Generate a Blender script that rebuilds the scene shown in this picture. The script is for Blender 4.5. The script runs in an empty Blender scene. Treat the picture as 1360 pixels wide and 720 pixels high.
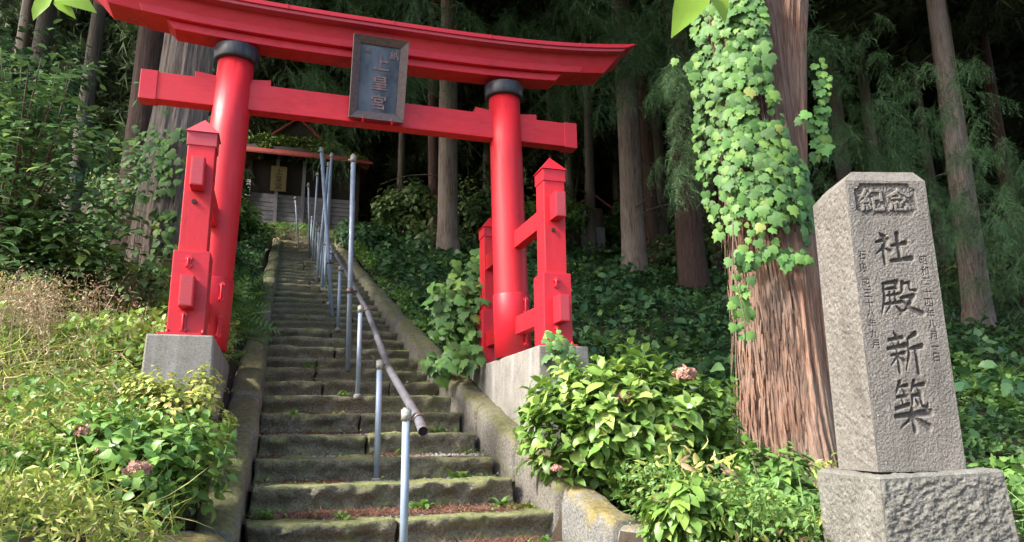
import bpy, math, random
import numpy as np
from mathutils import Vector, Matrix
random.seed(7)
RNG = np.random.default_rng(11)
rad = math.radians
SC = bpy.context.scene
COL = SC.collection

# ------------------------------------------------------------------ camera
EYE = np.array([0.0, 0.0, 1.6])
PITCH, ROLL = rad(12.64), rad(0.58)
cd = bpy.data.cameras.new("camera"); cam = bpy.data.objects.new("camera", cd); COL.objects.link(cam)
cd.sensor_width = 36.0; cd.lens = 36.0 * 982.0 / 1360.0; cd.clip_start = 0.05; cd.clip_end = 500
_f = Vector((0, math.cos(PITCH), math.sin(PITCH))); _r = Vector((1, 0, 0)); _u = _r.cross(_f)
_R = math.cos(ROLL) * _r - math.sin(ROLL) * _u; _U = math.sin(ROLL) * _r + math.cos(ROLL) * _u
m3 = Matrix((_R, _U, -_f)).transposed()
cam.matrix_world = Matrix.Translation(Vector(EYE)) @ m3.to_4x4()
SC.camera = cam

# ------------------------------------------------------------------ sky, sun, exposure
SUN_DIR = Vector((-0.78, -0.42, 0.74)).normalized()           # towards the sun
world = bpy.data.worlds.new("World"); SC.world = world; world.use_nodes = True
wn = world.node_tree; wn.nodes.clear()
sky = wn.nodes.new("ShaderNodeTexSky"); sky.sky_type = 'NISHITA'; sky.sun_disc = False
sky.sun_elevation = math.asin(SUN_DIR.z); sky.sun_rotation = math.atan2(SUN_DIR.x, SUN_DIR.y)
sky.air_density = 1.0; sky.dust_density = 3.5; sky.ozone_density = 1.0
bg = wn.nodes.new("ShaderNodeBackground"); bg.inputs[1].default_value = 0.145
wo = wn.nodes.new("ShaderNodeOutputWorld")
wn.links.new(sky.outputs[0], bg.inputs[0]); wn.links.new(bg.outputs[0], wo.inputs[0])
sd = bpy.data.lights.new("sun", 'SUN'); sd.energy = 3.2; sd.angle = rad(7); sd.color = (1.0, 0.95, 0.86)
sun = bpy.data.objects.new("sun", sd); COL.objects.link(sun); sun.rotation_euler = SUN_DIR.to_track_quat('Z', 'Y').to_euler()
SC.view_settings.view_transform = 'Standard'; SC.view_settings.look = 'None'
SC.view_settings.gamma = 1.0; SC.view_settings.exposure = 1.55
try:
    SC.cycles.max_bounces = 7; SC.cycles.diffuse_bounces = 3; SC.cycles.glossy_bounces = 2
    SC.cycles.transmission_bounces = 4; SC.cycles.transparent_max_bounces = 4
    SC.cycles.use_denoising = True
except Exception:
    pass

# ------------------------------------------------------------------ site frame: u across the stairs, v up the stairs
OX, OY, AXA = -1.336, 6.847, rad(17.9)
AU = np.array([math.cos(AXA), math.sin(AXA), 0.0]); AV = np.array([-math.sin(AXA), math.cos(AXA), 0.0])
ORG = np.array([OX, OY, 0.0])
def Wp(u, v, z=0.0):
    return ORG + np.multiply.outer(u, AU) + np.multiply.outer(v, AV) + np.multiply.outer(z, np.array([0, 0, 1.0]))
def to_uv(x, y):
    dx, dy = np.asarray(x) - OX, np.asarray(y) - OY
    return dx * AU[0] + dy * AU[1], dx * AV[0] + dy * AV[1]
RUN, RISE, V0, Z0, NTOP = 0.5258, 0.1886, -0.689, 1.45, 34

# ------------------------------------------------------------------ noise
def _hash(ix, iy, iz, seed):
    h = (ix.astype(np.int64) * 374761393 + iy.astype(np.int64) * 668265263 + iz.astype(np.int64) * 2147483647 + seed * 1274126177) & 0xffffffff
    h = ((h ^ (h >> 13)) * 1274126177) & 0xffffffff
    h = (h ^ (h >> 16)) & 0xffffffff
    return h / 4294967295.0
def vnoise(P, seed=0):
    P = np.asarray(P, float); i = np.floor(P).astype(np.int64); f = P - i; f = f * f * (3 - 2 * f)
    r = 0
    for dx in (0, 1):
        for dy in (0, 1):
            for dz in (0, 1):
                w = (f[..., 0] if dx else 1 - f[..., 0]) * (f[..., 1] if dy else 1 - f[..., 1]) * (f[..., 2] if dz else 1 - f[..., 2])
                r = r + w * _hash(i[..., 0] + dx, i[..., 1] + dy, i[..., 2] + dz, seed)
    return r * 2 - 1
def fbm(P, octs=3, seed=0):
    P = np.asarray(P, float); a, r = 1.0, 0
    for k in range(octs):
        r = r + a * vnoise(P * 2 ** k, seed + k); a *= 0.5
    return r
def sstep(x, a, b):
    t = np.clip((np.asarray(x, float) - a) / (b - a), 0, 1); return t * t * (3 - 2 * t)

def ground_h(x, y):
    u, v = to_uv(x, y); u = np.asarray(u, float); v = np.asarray(v, float)
    g = Z0 + 0.3587 * (v - V0)
    g = np.where(v < -4.3, 0.12, g) * 1.0
    right_floor = 1.0 + 0.03 * (v + 3)
    gr = np.maximum(g, np.where(u > 1.2, right_floor, -9)) 
    gl = np.maximum(g, 0.80 + 0.10 * (v + 3)) + 0.16 + 0.22 * sstep(-u, 1.25, 1.7) * sstep(v, 9, 3) + 0.10 * np.clip(-u - 1.6, 0, 3.5)
    g = np.where(u > 1.25, gr, np.where(u < -1.2, gl, g))
    # wide forest slope, gentler beyond the crest
    crest = 25.0
    gs = np.where(v > crest, Z0 + 0.3587 * (crest - V0) + 0.2 * (v - crest), g)
    gs = gs + 0.10 * np.clip(u - 6, 0, 12) * sstep(v, 12, 26)
    plat = np.where(v > 17.0, 7.9 + 0.75 * sstep(v, 17.2, 18.6) + 0.22 * np.clip(v - 24.0, 0, 99), g)
    b = sstep(np.abs(u), 3.2, 6.5)
    z = np.where(v > 17.0, plat * (1 - b) + gs * b, gs)
    P = np.stack([np.asarray(x, float) * 0.6, np.asarray(y, float) * 0.6, np.zeros_like(u)], -1)
    z = z + 0.10 * fbm(P, 3, 5) * sstep(np.abs(u), 1.3, 3.0)
    corr = (np.abs(u - 0.03) < 1.12) & (v < 17.6)
    z = np.where(corr, z - 0.42, z)
    return z

# ------------------------------------------------------------------ object helpers
def tag(o, label=None, cat=None, group=None, kind=None):
    if label: o['label'] = label
    if cat: o['category'] = cat
    if group: o['group'] = group
    if kind: o['kind'] = kind
    return o
def empty(name, loc, rz=0.0):
    o = bpy.data.objects.new(name, None); COL.objects.link(o); o.location = loc; o.rotation_euler = (0, 0, rz); o.empty_display_size = 0.1
    return o
def npmesh(name, V, F, mat=None, smooth=False, tint=None):
    V = np.asarray(V, np.float32).reshape(-1, 3); F = np.asarray(F, np.int32); k = F.shape[1]
    me = bpy.data.meshes.new(name)
    me.vertices.add(len(V)); me.vertices.foreach_set("co", V.ravel())
    me.loops.add(F.size); me.loops.foreach_set("vertex_index", F.ravel())
    me.polygons.add(len(F)); me.polygons.foreach_set("loop_start", np.arange(0, F.size, k, dtype=np.int32))
    me.polygons.foreach_set("loop_total", np.full(len(F), k, np.int32))
    if smooth: me.polygons.foreach_set("use_smooth", np.ones(len(F), bool))
    if tint is not None:
        a = me.attributes.new("tint", 'FLOAT', 'POINT'); a.data.foreach_set("value", np.asarray(tint, np.float32))
    me.update(calc_edges=True)
    if mat: me.materials.append(mat)
    return me
def obj(name, me, parent=None, loc=None, rot=None):
    o = bpy.data.objects.new(name, me); COL.objects.link(o)
    if parent: o.parent = parent
    if loc is not None: o.location = loc
    if rot is not None: o.rotation_euler = rot
    return o
class MB:
    """collects shapes into one mesh"""
    def __init__(s): s.V = []; s.F = []; s.S = []
    def add(s, V, F, smooth=False):
        b = len(s.V); s.V += [tuple(map(float, p)) for p in V]; s.F += [tuple(i + b for i in f) for f in F]; s.S += [smooth] * len(F); return s
    def box(s, x0, x1, y0, y1, z0, z1, M=None):
        V = [(x0, y0, z0), (x1, y0, z0), (x1, y1, z0), (x0, y1, z0), (x0, y0, z1), (x1, y0, z1), (x1, y1, z1), (x0, y1, z1)]
        if M is not None: V = [tuple(M @ Vector(p)) for p in V]
        return s.add(V, [(0, 3, 2, 1), (4, 5, 6, 7), (0, 1, 5, 4), (1, 2, 6, 5), (2, 3, 7, 6), (3, 0, 4, 7)])
    def tube(s, pts, r, n=12, cap=True, r2=None):
        pts = [Vector(p) for p in pts]; m = len(pts); V = []; F = []
        for i, p in enumerate(pts):
            d = (pts[min(i + 1, m - 1)] - pts[max(i - 1, 0)]).normalized()
            a = d.cross(Vector((0, 0, 1)) if abs(d.z) < 0.9 else Vector((1, 0, 0))).normalized(); b = d.cross(a)
            rr = r if r2 is None else r + (r2 - r) * i / (m - 1)
            if isinstance(r, (list, tuple)): rr = r[i]
            for k in range(n):
                t = 2 * math.pi * k / n; V.append(p + a * (math.cos(t) * rr) + b * (math.sin(t) * rr))
        for i in range(m - 1):
            for k in range(n):
                F.append((i * n + k, i * n + (k + 1) % n, (i + 1) * n + (k + 1) % n, (i + 1) * n + k))
        s.add(V, F, True)
        if cap:
            b = len(s.V) - m * n
            s.F.append(tuple(b + k for k in range(n))[::-1]); s.S.append(False)
            s.F.append(tuple(b + (m - 1) * n + k for k in range(n))); s.S.append(False)
        return s
    def build(s, name, mat, parent=None, bevel=0.0, loc=None, rot=None, seg=2):
        me = bpy.data.meshes.new(name); me.from_pydata(s.V, [], s.F); me.update()
        me.polygons.foreach_set("use_smooth", s.S)
        if mat: me.materials.append(mat)
        o = obj(name, me, parent, loc, rot)
        if bevel:
            b = o.modifiers.new("bevel", 'BEVEL'); b.width = bevel; b.segments = seg; b.limit_method = 'ANGLE'; b.angle_limit = rad(40)
        return o

# ------------------------------------------------------------------ materials
MATS = {}
def nodes(name):
    m = bpy.data.materials.new(name); m.use_nodes = True; nt = m.node_tree; b = nt.nodes['Principled BSDF']; MATS[name] = m
    return m, nt, b
def ramp(nt, src, stops):
    r = nt.nodes.new("ShaderNodeValToRGB"); nt.links.new(src, r.inputs[0])
    while len(r.color_ramp.elements) > 1: r.color_ramp.elements.remove(r.color_ramp.elements[0])
    r.color_ramp.elements[0].position = stops[0][0]; r.color_ramp.elements[0].color = (*stops[0][1], 1)
    for p, c in stops[1:]:
        e = r.color_ramp.elements.new(p); e.color = (*c, 1)
    return r.outputs[0]
def noise(nt, scale, detail=4, coord='Object', stretch=None, rough=0.6):
    tc = nt.nodes.new("ShaderNodeTexCoord"); n = nt.nodes.new("ShaderNodeTexNoise"); n.inputs['Scale'].default_value = scale
    n.inputs['Detail'].default_value = detail; n.inputs['Roughness'].default_value = rough
    mp = nt.nodes.new("ShaderNodeMapping"); nt.links.new(tc.outputs[coord], mp.inputs[0])
    if stretch: mp.inputs['Scale'].default_value = stretch
    nt.links.new(mp.outputs[0], n.inputs['Vector']); return n.outputs['Fac']
def geo_noise(nt, scale, detail=4, stretch=None, rough=0.6):
    g = nt.nodes.new("ShaderNodeNewGeometry"); n = nt.nodes.new("ShaderNodeTexNoise"); n.inputs['Scale'].default_value = scale
    n.inputs['Detail'].default_value = detail; n.inputs['Roughness'].default_value = rough
    mp = nt.nodes.new("ShaderNodeMapping"); nt.links.new(g.outputs['Position'], mp.inputs[0])
    if stretch: mp.inputs['Scale'].default_value = stretch
    nt.links.new(mp.outputs[0], n.inputs['Vector']); return n.outputs['Fac']
def mixc(nt, fac, a, b, mode='MIX'):
    m = nt.nodes.new("ShaderNodeMix"); m.data_type = 'RGBA'; m.blend_type = mode
    for sock, v in ((m.inputs[0], fac), (m.inputs[6], a), (m.inputs[7], b)):
        if hasattr(v, 'is_linked') or hasattr(v, 'links'): nt.links.new(v, sock)
        elif isinstance(v, (int, float)): sock.default_value = v
        else: sock.default_value = (*v, 1)
    return m.outputs[2]
def math_(nt, op, a, b=0.5, c=None):
    m = nt.nodes.new("ShaderNodeMath"); m.operation = op
    for i, v in enumerate((a, b) if c is None else (a, b, c)):
        if isinstance(v, (int, float)): m.inputs[i].default_value = v
        else: nt.links.new(v, m.inputs[i])
    return m.outputs[0]
def bump(nt, b, h, strength=0.4, dist=0.01):
    n = nt.nodes.new("ShaderNodeBump"); n.inputs['Strength'].default_value = strength; n.inputs['Distance'].default_value = dist
    nt.links.new(h, n.inputs['Height']); nt.links.new(n.outputs[0], b.inputs['Normal'])
def up_mask(nt, lo=0.2, hi=0.8):
    g = nt.nodes.new("ShaderNodeNewGeometry"); s = nt.nodes.new("ShaderNodeSeparateXYZ"); nt.links.new(g.outputs['Normal'], s.inputs[0])
    r = nt.nodes.new("ShaderNodeMapRange"); r.inputs[1].default_value = lo; r.inputs[2].default_value = hi; nt.links.new(s.outputs[2], r.inputs[0]); return r.outputs[0]

def red_paint(name, c=(0.60, 0.014, 0.026), dark=(0.38, 0.009, 0.018), grain=(3, 3, 0.4), rough=0.42):
    m, nt, b = nodes(name)
    n1 = geo_noise(nt, 7, 5, grain); n2 = geo_noise(nt, 70, 3, grain); n3 = geo_noise(nt, 2.2, 4)
    base = ramp(nt, n1, [(0.22, tuple(a * .35 + b_ * .65 for a, b_ in zip(dark, c))), (0.5, c), (0.78, tuple(min(1, x * 1.06 + 0.004) for x in c))])
    chips = ramp(nt, geo_noise(nt, 34, 5, (1, 1, 0.35)), [(0.74, (0, 0, 0)), (0.78, (1, 1, 1))])
    sm = math_(nt, 'MULTIPLY', ramp(nt, n3, [(0.52, (0, 0, 0)), (0.7, (1, 1, 1))]), 0.7)
    col = mixc(nt, math_(nt, 'MULTIPLY', chips, sm), base, (0.50, 0.16, 0.14))
    fade = ramp(nt, geo_noise(nt, 1.6, 5, (1, 1, .5)), [(0.48, (0, 0, 0)), (0.72, (1, 1, 1))]); col = mixc(nt, math_(nt, 'MULTIPLY', fade, 0.5), col, (0.56, 0.030, 0.045))
    ck = ramp(nt, geo_noise(nt, 26, 3, tuple(.06 if g < 1 else 1 for g in grain) if min(grain) < 1 else (.12, .12, 1)), [(0.485, (0, 0, 0)), (0.495, (1, 1, 1)), (0.505, (1, 1, 1)), (0.515, (0, 0, 0))])
    ckm = ramp(nt, geo_noise(nt, 3.5, 4), [(0.52, (0, 0, 0)), (0.62, (1, 1, 1))]); cko = math_(nt, 'MULTIPLY', ck, ckm); col = mixc(nt, math_(nt, 'MULTIPLY', cko, 0.6), col, (0.22, 0.012, 0.02))
    nt.links.new(col, b.inputs['Base Color'])
    nt.links.new(ramp(nt, n1, [(0.3, (rough + .15,) * 3), (0.7, (rough - .05,) * 3)]), b.inputs['Roughness'])
    bump(nt, b, math_(nt, 'ADD', math_(nt, 'MULTIPLY', n1, 0.5), math_(nt, 'MULTIPLY', n2, 0.5)), 0.35, 0.006)
    return m
M_RED = red_paint("red paint vertical grain")
M_REDH = red_paint("red paint", grain=(1.2, 1.2, 3))
M_REDMETAL = red_paint("red painted metal", (0.57, 0.016, 0.032), (0.50, 0.014, 0.028), (1, 1, 1), 0.34)
M_REDFADE = red_paint("faded red metal", (0.46, 0.055, 0.075), (0.33, 0.04, 0.055), (1, 1, 1), 0.5)

def simple(name, c, c2=None, rough=0.6, metal=0.0, scale=20, bs=0.2, stretch=None):
    m, nt, b = nodes(name); n = geo_noise(nt, scale, 5, stretch)
    nt.links.new(ramp(nt, n, [(0.32, c), (0.68, c2 or tuple(x * 0.7 for x in c))]), b.inputs['Base Color'])
    b.inputs['Roughness'].default_value = rough; b.inputs['Metallic'].default_value = metal
    if bs: bump(nt, b, n, bs, 0.004)
    return m
M_BLACKRING = simple("blackened ring", (0.02, 0.022, 0.028), (0.05, 0.055, 0.065), 0.4, 0.2, 14, 0.5, (3, 3, 0.4))
M_GALV = simple("galvanised steel", (0.33, 0.40, 0.50), (0.25, 0.31, 0.40), 0.5, 0.25, 9, 0.05)
M_RAIL = simple("weathered rail tube", (0.25, 0.25, 0.29), (0.15, 0.145, 0.165), 0.36, 0.4, 12, 0.05, (1, 1, 1))
M_CLAMP = simple("clamp steel", (0.24, 0.22, 0.21), (0.12, 0.07, 0.05), 0.5, 0.6, 60, 0.2)
M_CAP = simple("cast cap", (0.42, 0.42, 0.36), (0.2, 0.2, 0.17), 0.6, 0.3, 60, 0.3)
M_INSIDE = simple("pipe inside", (0.03, 0.02, 0.02), (0.05, 0.02, 0.015), 0.9, 0, 30, 0)
M_FRAMEWOOD = simple("aged frame wood", (0.14, 0.105, 0.105), (0.085, 0.06, 0.058), 0.55, 0.0, 30, 0.3, (1, 1, 1))
M_PLAQUE = simple("slate blue plaque panel", (0.045, 0.065, 0.095), (0.15, 0.19, 0.25), 0.3, 0.0, 5, 0.2, (1, 1, 0.5))
M_PINK = simple("faded pink lettering", (0.34, 0.23, 0.24), (0.13, 0.11, 0.13), 0.7, 0, 26, 0.1)
M_DIMLETTER = simple("dim grey lettering", (0.17, 0.17, 0.19), (0.11, 0.12, 0.14), 0.7, 0, 40, 0.1)
M_WOODDARK = simple("dark old timber", (0.045, 0.033, 0.026), (0.022, 0.017, 0.014), 0.8, 0, 8, 0.3, (4, 4, 1))
M_PLANK = simple("greyed plank", (0.36, 0.34, 0.38), (0.20, 0.185, 0.22), 0.8, 0, 6, 0.4, (2, 2, 8))
M_ROOFRED = simple("rusty red roof sheet", (0.36, 0.06, 0.045), (0.20, 0.045, 0.035), 0.6, 0, 5, 0.2)
M_SIGN = simple("yellowed board", (0.30, 0.24, 0.11), (0.22, 0.17, 0.08), 0.7, 0, 8, 0.1)
M_INK = simple("black ink", (0.012, 0.012, 0.012), (0.02, 0.02, 0.02), 0.6, 0, 8, 0)
M_HUT = simple("brown hut boards", (0.14, 0.085, 0.06), (0.08, 0.05, 0.035), 0.8, 0, 8, 0.3, (4, 4, 1))
M_PAPER = simple("pale notice paper", (0.45, 0.50, 0.60), (0.38, 0.43, 0.54), 0.7, 0, 8, 0)
M_WHITE = simple("white flag cloth", (0.6, 0.6, 0.6), (0.5, 0.5, 0.5), 0.8, 0, 8, 0)
M_ORANGE = simple("orange plastic", (0.55, 0.08, 0.02), (0.5, 0.07, 0.02), 0.5, 0, 8, 0)
M_TWIG = simple("dead twig", (0.17, 0.13, 0.10), (0.09, 0.065, 0.05), 0.85, 0, 12, 0.3)
M_STEM = simple("green stem", (0.09, 0.13, 0.05), (0.06, 0.08, 0.04), 0.6, 0, 12, 0.1)
M_VINESTEM = simple("vine stem", (0.14, 0.09, 0.06), (0.08, 0.05, 0.035), 0.7, 0, 12, 0.1)

def concrete(name="weathered concrete"):
    m, nt, b = nodes(name)
    n = geo_noise(nt, 5, 8, None, 0.7); f = geo_noise(nt, 90, 4); st = geo_noise(nt, 9, 4, (1, 1, 0.12))
    c = ramp(nt, n, [(0.3, (0.11, 0.095, 0.08)), (0.5, (0.20, 0.18, 0.16)), (0.72, (0.27, 0.25, 0.225))])
    c = mixc(nt, ramp(nt, st, [(0.50, (0, 0, 0)), (0.66, (0.6, 0.6, 0.6))]), c, (0.40, 0.40, 0.39))
    c = mixc(nt, math_(nt, 'MULTIPLY', ramp(nt, geo_noise(nt, 3.1, 6, (1, 1, .4)), [(0.52, (0, 0, 0)), (0.68, (1, 1, 1))]), 0.5), c, (0.10, 0.10, 0.06))
    c = mixc(nt, 0.35, c, ramp(nt, f, [(0.3, (0.1, 0.1, 0.1)), (0.7, (0.5, 0.49, 0.46))]))
    nt.links.new(c, b.inputs['Base Color']); b.inputs['Roughness'].default_value = 0.9
    bump(nt, b, math_(nt, 'ADD', f, n), 0.5, 0.006); return m
M_CONC = concrete()

def mossy(name, stone=(0.17, 0.155, 0.135), stone2=(0.085, 0.075, 0.06), moss=(0.085, 0.095, 0.025), amount=0.5, redlitter=0.0, upw=.22):
    m, nt, b = nodes(name)
    n = geo_noise(nt, 6, 8, None, 0.7); f = geo_noise(nt, 60, 6, None, 0.7)
    c = ramp(nt, n, [(0.32, stone2), (0.62, stone), (0.8, tuple(x * 1.35 for x in stone))])
    c = mixc(nt, 0.5, c, ramp(nt, f, [(0.40, tuple(x * 0.3 for x in stone)), (0.62, tuple(x * 1.8 for x in stone))]))
    mm = ramp(nt, math_(nt, 'ADD', math_(nt, 'MULTIPLY', geo_noise(nt, 3.4, 7, None, 0.7), 1.0), math_(nt, 'MULTIPLY', up_mask(nt, -0.1, 0.95), upw)), [(0.60 - amount * 0.25, (0, 0, 0)), (0.78 - amount * 0.2, (1, 1, 1))])
    mv = ramp(nt, geo_noise(nt, 25, 4), [(0.3, tuple(x * 0.5 for x in moss)), (0.7, tuple(x * 1.5 for x in moss))])
    c = mixc(nt, math_(nt, 'MULTIPLY', mm, 0.85), c, mv)
    nt.links.new(c, b.inputs['Base Color']); b.inputs['Roughness'].default_value = 0.93
    bump(nt, b, math_(nt, 'ADD', math_(nt, 'MULTIPLY', f, 1.0), n), 0.9, 0.02); return m
M_STEP = mossy("mossy step stone", (0.25, 0.23, 0.17), (0.095, 0.086, 0.056), (0.21, 0.23, 0.085), 0.42, upw=.38)
M_KERBL = mossy("mossy kerb stone", (0.25, 0.235, 0.20), (0.13, 0.115, 0.09), (0.17, 0.17, 0.06), 0.40)
M_KERBR = mossy("grey kerb stone", (0.20, 0.185, 0.165), (0.105, 0.095, 0.08), (0.15, 0.15, 0.055), 0.28)
M_KERBN = mossy("pale weathered kerb stone", (0.22, 0.22, 0.21), (0.11, 0.105, 0.10), (0.26, 0.20, 0.05), 0.10)

def litter_mat():
    m, nt, b = nodes("trodden soil with cedar litter")
    n = geo_noise(nt, 4, 6); f = geo_noise(nt, 120, 4, (1, 1, 1), 0.8)
    c = ramp(nt, n, [(0.38, (0.10, 0.085, 0.065)), (0.52, (0.13, 0.06, 0.045)), (0.7, (0.16, 0.075, 0.055))])
    c = mixc(nt, 0.6, c, ramp(nt, f, [(0.35, (0.03, 0.018, 0.014)), (0.7, (0.28, 0.17, 0.13))]))
    nt.links.new(c, b.inputs['Base Color']); b.inputs['Roughness'].default_value = 0.95; bump(nt, b, f, 1.0, 0.01); return m
M_TREAD = litter_mat()
def soil_mat():
    m, nt, b = nodes("forest soil")
    n = geo_noise(nt, 1.3, 7); f = geo_noise(nt, 26, 6, None, 0.75)
    c = ramp(nt, n, [(0.35, (0.035, 0.026, 0.018)), (0.6, (0.07, 0.05, 0.033)), (0.75, (0.05, 0.06, 0.025))])
    c = mixc(nt, 0.5, c, ramp(nt, f, [(0.3, (0.02, 0.014, 0.01)), (0.7, (0.13, 0.09, 0.06))]))
    nt.links.new(c, b.inputs['Base Color']); b.inputs['Roughness'].default_value = 0.97; bump(nt, b, f, 0.8, 0.05); return m
M_SOIL = soil_mat()

def bark_mat(name, a, b_, c_, lich=None, scale=1.0):
    m, nt, b = nodes(name)
    s = geo_noise(nt, 16 * scale, 8, (1, 1, 0.07), 0.7); s2 = geo_noise(nt, 70 * scale, 5, (1, 1, 0.04), 0.7); n = geo_noise(nt, 1.7, 5)
    c = ramp(nt, s, [(0.33, a), (0.5, b_), (0.68, c_)])
    c = mixc(nt, 0.55, c, ramp(nt, s2, [(0.38, tuple(x * .5 for x in a)), (0.5, b_), (0.62, c_)]))
    if lich: c = mixc(nt, math_(nt, 'MULTIPLY', ramp(nt, n, [(0.42, (0, 0, 0)), (0.66, (1, 1, 1))]), 0.75), c, lich)
    nt.links.new(c, b.inputs['Base Color']); b.inputs['Roughness'].default_value = 0.9
    bump(nt, b, math_(nt, 'ADD', s, math_(nt, 'MULTIPLY', s2, 0.6)), 0.9, 0.03); return m
M_BARKBIG = bark_mat("red brown cedar bark", (0.085, 0.038, 0.024), (0.24, 0.125, 0.083), (0.43, 0.28, 0.205), (0.26, 0.20, 0.16))
M_BARKGREY = bark_mat("grey cedar bark", (0.07, 0.052, 0.042), (0.22, 0.165, 0.135), (0.44, 0.37, 0.32), (0.28, 0.24, 0.21))
M_BARKRED = bark_mat("dark reddish bark", (0.022, 0.013, 0.011), (0.075, 0.042, 0.034), (0.14, 0.085, 0.068), None)
M_BARKDK = bark_mat("dark forest bark", (0.03, 0.025, 0.02), (0.10, 0.082, 0.068), (0.19, 0.16, 0.13), (0.10, 0.11, 0.085))
M_BARKPALE = bark_mat("pale forest bark", (0.06, 0.055, 0.045), (0.16, 0.145, 0.12), (0.27, 0.25, 0.22), (0.15, 0.17, 0.12))

def leaf_mat(name, stops, rough=0.45, trans=0.3, obj_random=False, spec=0.35, clump=0.0):
    m, nt, b = nodes(name); nt.nodes.remove(b)
    if obj_random:
        oi = nt.nodes.new("ShaderNodeObjectInfo"); src = oi.outputs['Random']
    else:
        at = nt.nodes.new("ShaderNodeAttribute"); at.attribute_name = "tint"; src = at.outputs['Fac']
    c = ramp(nt, src, stops)
    n = geo_noise(nt, 35, 3); c = mixc(nt, 0.25, c, mixc(nt, n, tuple(x * 0.4 for x in stops[0][1]), tuple(min(1, x * 1.6) for x in stops[-1][1])))
    if clump:
        c = mixc(nt, math_(nt, 'MULTIPLY', ramp(nt, geo_noise(nt, 0.9, 3), [(0.4, (0, 0, 0)), (0.62, (1, 1, 1))]), clump), c, stops[0][1])
    p = nt.nodes.new("ShaderNodeBsdfPrincipled"); nt.links.new(c, p.inputs['Base Color']); p.inputs['Roughness'].default_value = rough
    p.inputs['Specular IOR Level'].default_value = spec
    t = nt.nodes.new("ShaderNodeBsdfTranslucent"); nt.links.new(mixc(nt, 0.5, c, (0.25, 0.4, 0.05), 'MIX') if trans > 0.2 else c, t.inputs[0])
    mx = nt.nodes.new("ShaderNodeMixShader"); mx.inputs[0].default_value = trans
    nt.links.new(p.outputs[0], mx.inputs[1]); nt.links.new(t.outputs[0], mx.inputs[2])
    nt.links.new(mx.outputs[0], nt.nodes['Material Output'].inputs[0]); return m
L_IVY = leaf_mat("ivy leaf", [(0.0, (0.03, 0.11, 0.045)), (0.5, (0.055, 0.185, 0.06)), (0.88, (0.10, 0.26, 0.055)), (0.98, (0.17, 0.32, 0.06)), (1.0, (0.26, 0.27, 0.08))], 0.5, 0.07, True, 0.25)
L_IVYT = leaf_mat("small ivy leaf", [(0.0, (0.04, 0.12, 0.04)), (0.6, (0.09, 0.23, 0.06)), (1.0, (0.17, 0.30, 0.07))], 0.5, 0.08, spec=.25)
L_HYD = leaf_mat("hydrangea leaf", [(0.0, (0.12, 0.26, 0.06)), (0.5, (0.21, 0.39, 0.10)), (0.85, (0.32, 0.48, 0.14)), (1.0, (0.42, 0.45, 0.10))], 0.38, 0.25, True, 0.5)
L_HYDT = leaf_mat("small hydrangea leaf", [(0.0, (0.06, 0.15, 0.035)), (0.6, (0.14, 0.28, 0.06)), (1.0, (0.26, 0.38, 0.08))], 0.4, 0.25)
L_HYDL = leaf_mat("deep green hydrangea leaf", [(0.0, (0.07, 0.18, 0.05)), (0.6, (0.13, 0.29, 0.07)), (1.0, (0.26, 0.42, 0.11))], 0.36, 0.22, True, 0.5)
L_WEED = leaf_mat("sunny weeds", [(0.0, (0.12, 0.22, 0.04)), (0.25, (0.26, 0.40, 0.07)), (0.55, (0.44, 0.56, 0.10)), (0.86, (0.60, 0.62, 0.17)), (0.94, (0.55, 0.42, 0.24)), (1.0, (0.45, 0.27, 0.19))], 0.5, 0.3)
L_WEEDG = leaf_mat("green weeds", [(0.0, (0.06, 0.15, 0.045)), (0.5, (0.12, 0.26, 0.07)), (1.0, (0.24, 0.38, 0.10))], 0.45, 0.28)
L_SUNNY = leaf_mat("sunny broad leaf", [(0.0, (0.13, 0.27, 0.06)), (0.6, (0.24, 0.42, 0.10)), (1.0, (0.42, 0.55, 0.16))], 0.42, 0.28)
L_DRY = leaf_mat("dry grass", [(0.0, (0.28, 0.20, 0.13)), (0.6, (0.42, 0.33, 0.22)), (1.0, (0.52, 0.44, 0.31))], 0.7, 0.2)
L_COVER = leaf_mat("forest floor leaf", [(0.0, (0.022, 0.07, 0.03)), (0.55, (0.045, 0.13, 0.05)), (0.9, (0.08, 0.19, 0.06)), (1.0, (0.16, 0.24, 0.06))], 0.5, 0.2, clump=0.5)
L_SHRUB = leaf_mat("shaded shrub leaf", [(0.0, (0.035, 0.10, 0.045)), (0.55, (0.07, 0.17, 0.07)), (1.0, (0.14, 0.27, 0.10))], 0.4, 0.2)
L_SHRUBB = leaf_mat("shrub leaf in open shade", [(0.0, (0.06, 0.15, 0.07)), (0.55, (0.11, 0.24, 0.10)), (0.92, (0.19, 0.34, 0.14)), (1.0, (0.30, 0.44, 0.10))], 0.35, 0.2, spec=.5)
L_FAR = leaf_mat("far foliage leaf", [(0.0, (0.04, 0.10, 0.04)), (0.6, (0.10, 0.20, 0.075)), (0.93, (0.17, 0.28, 0.10)), (1.0, (0.42, 0.46, 0.14))], 0.5, 0.2, clump=0.6)
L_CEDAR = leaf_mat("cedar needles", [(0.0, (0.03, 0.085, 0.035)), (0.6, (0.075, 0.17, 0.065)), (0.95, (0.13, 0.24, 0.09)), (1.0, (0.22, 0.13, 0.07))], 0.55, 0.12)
L_CEDARB = leaf_mat("shaded cedar foliage", [(0.0, (0.018, 0.055, 0.024)), (0.6, (0.042, 0.105, 0.042)), (0.95, (0.08, 0.16, 0.06)), (1.0, (0.16, 0.10, 0.05))], 0.55, 0.1)  # forest shade put into a darker copy of the needle colour
L_CEDARN = leaf_mat("near cedar needles", [(0.0, (0.04, 0.10, 0.045)), (0.6, (0.09, 0.19, 0.08)), (1.0, (0.17, 0.29, 0.12))], 0.5, 0.15)
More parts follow.
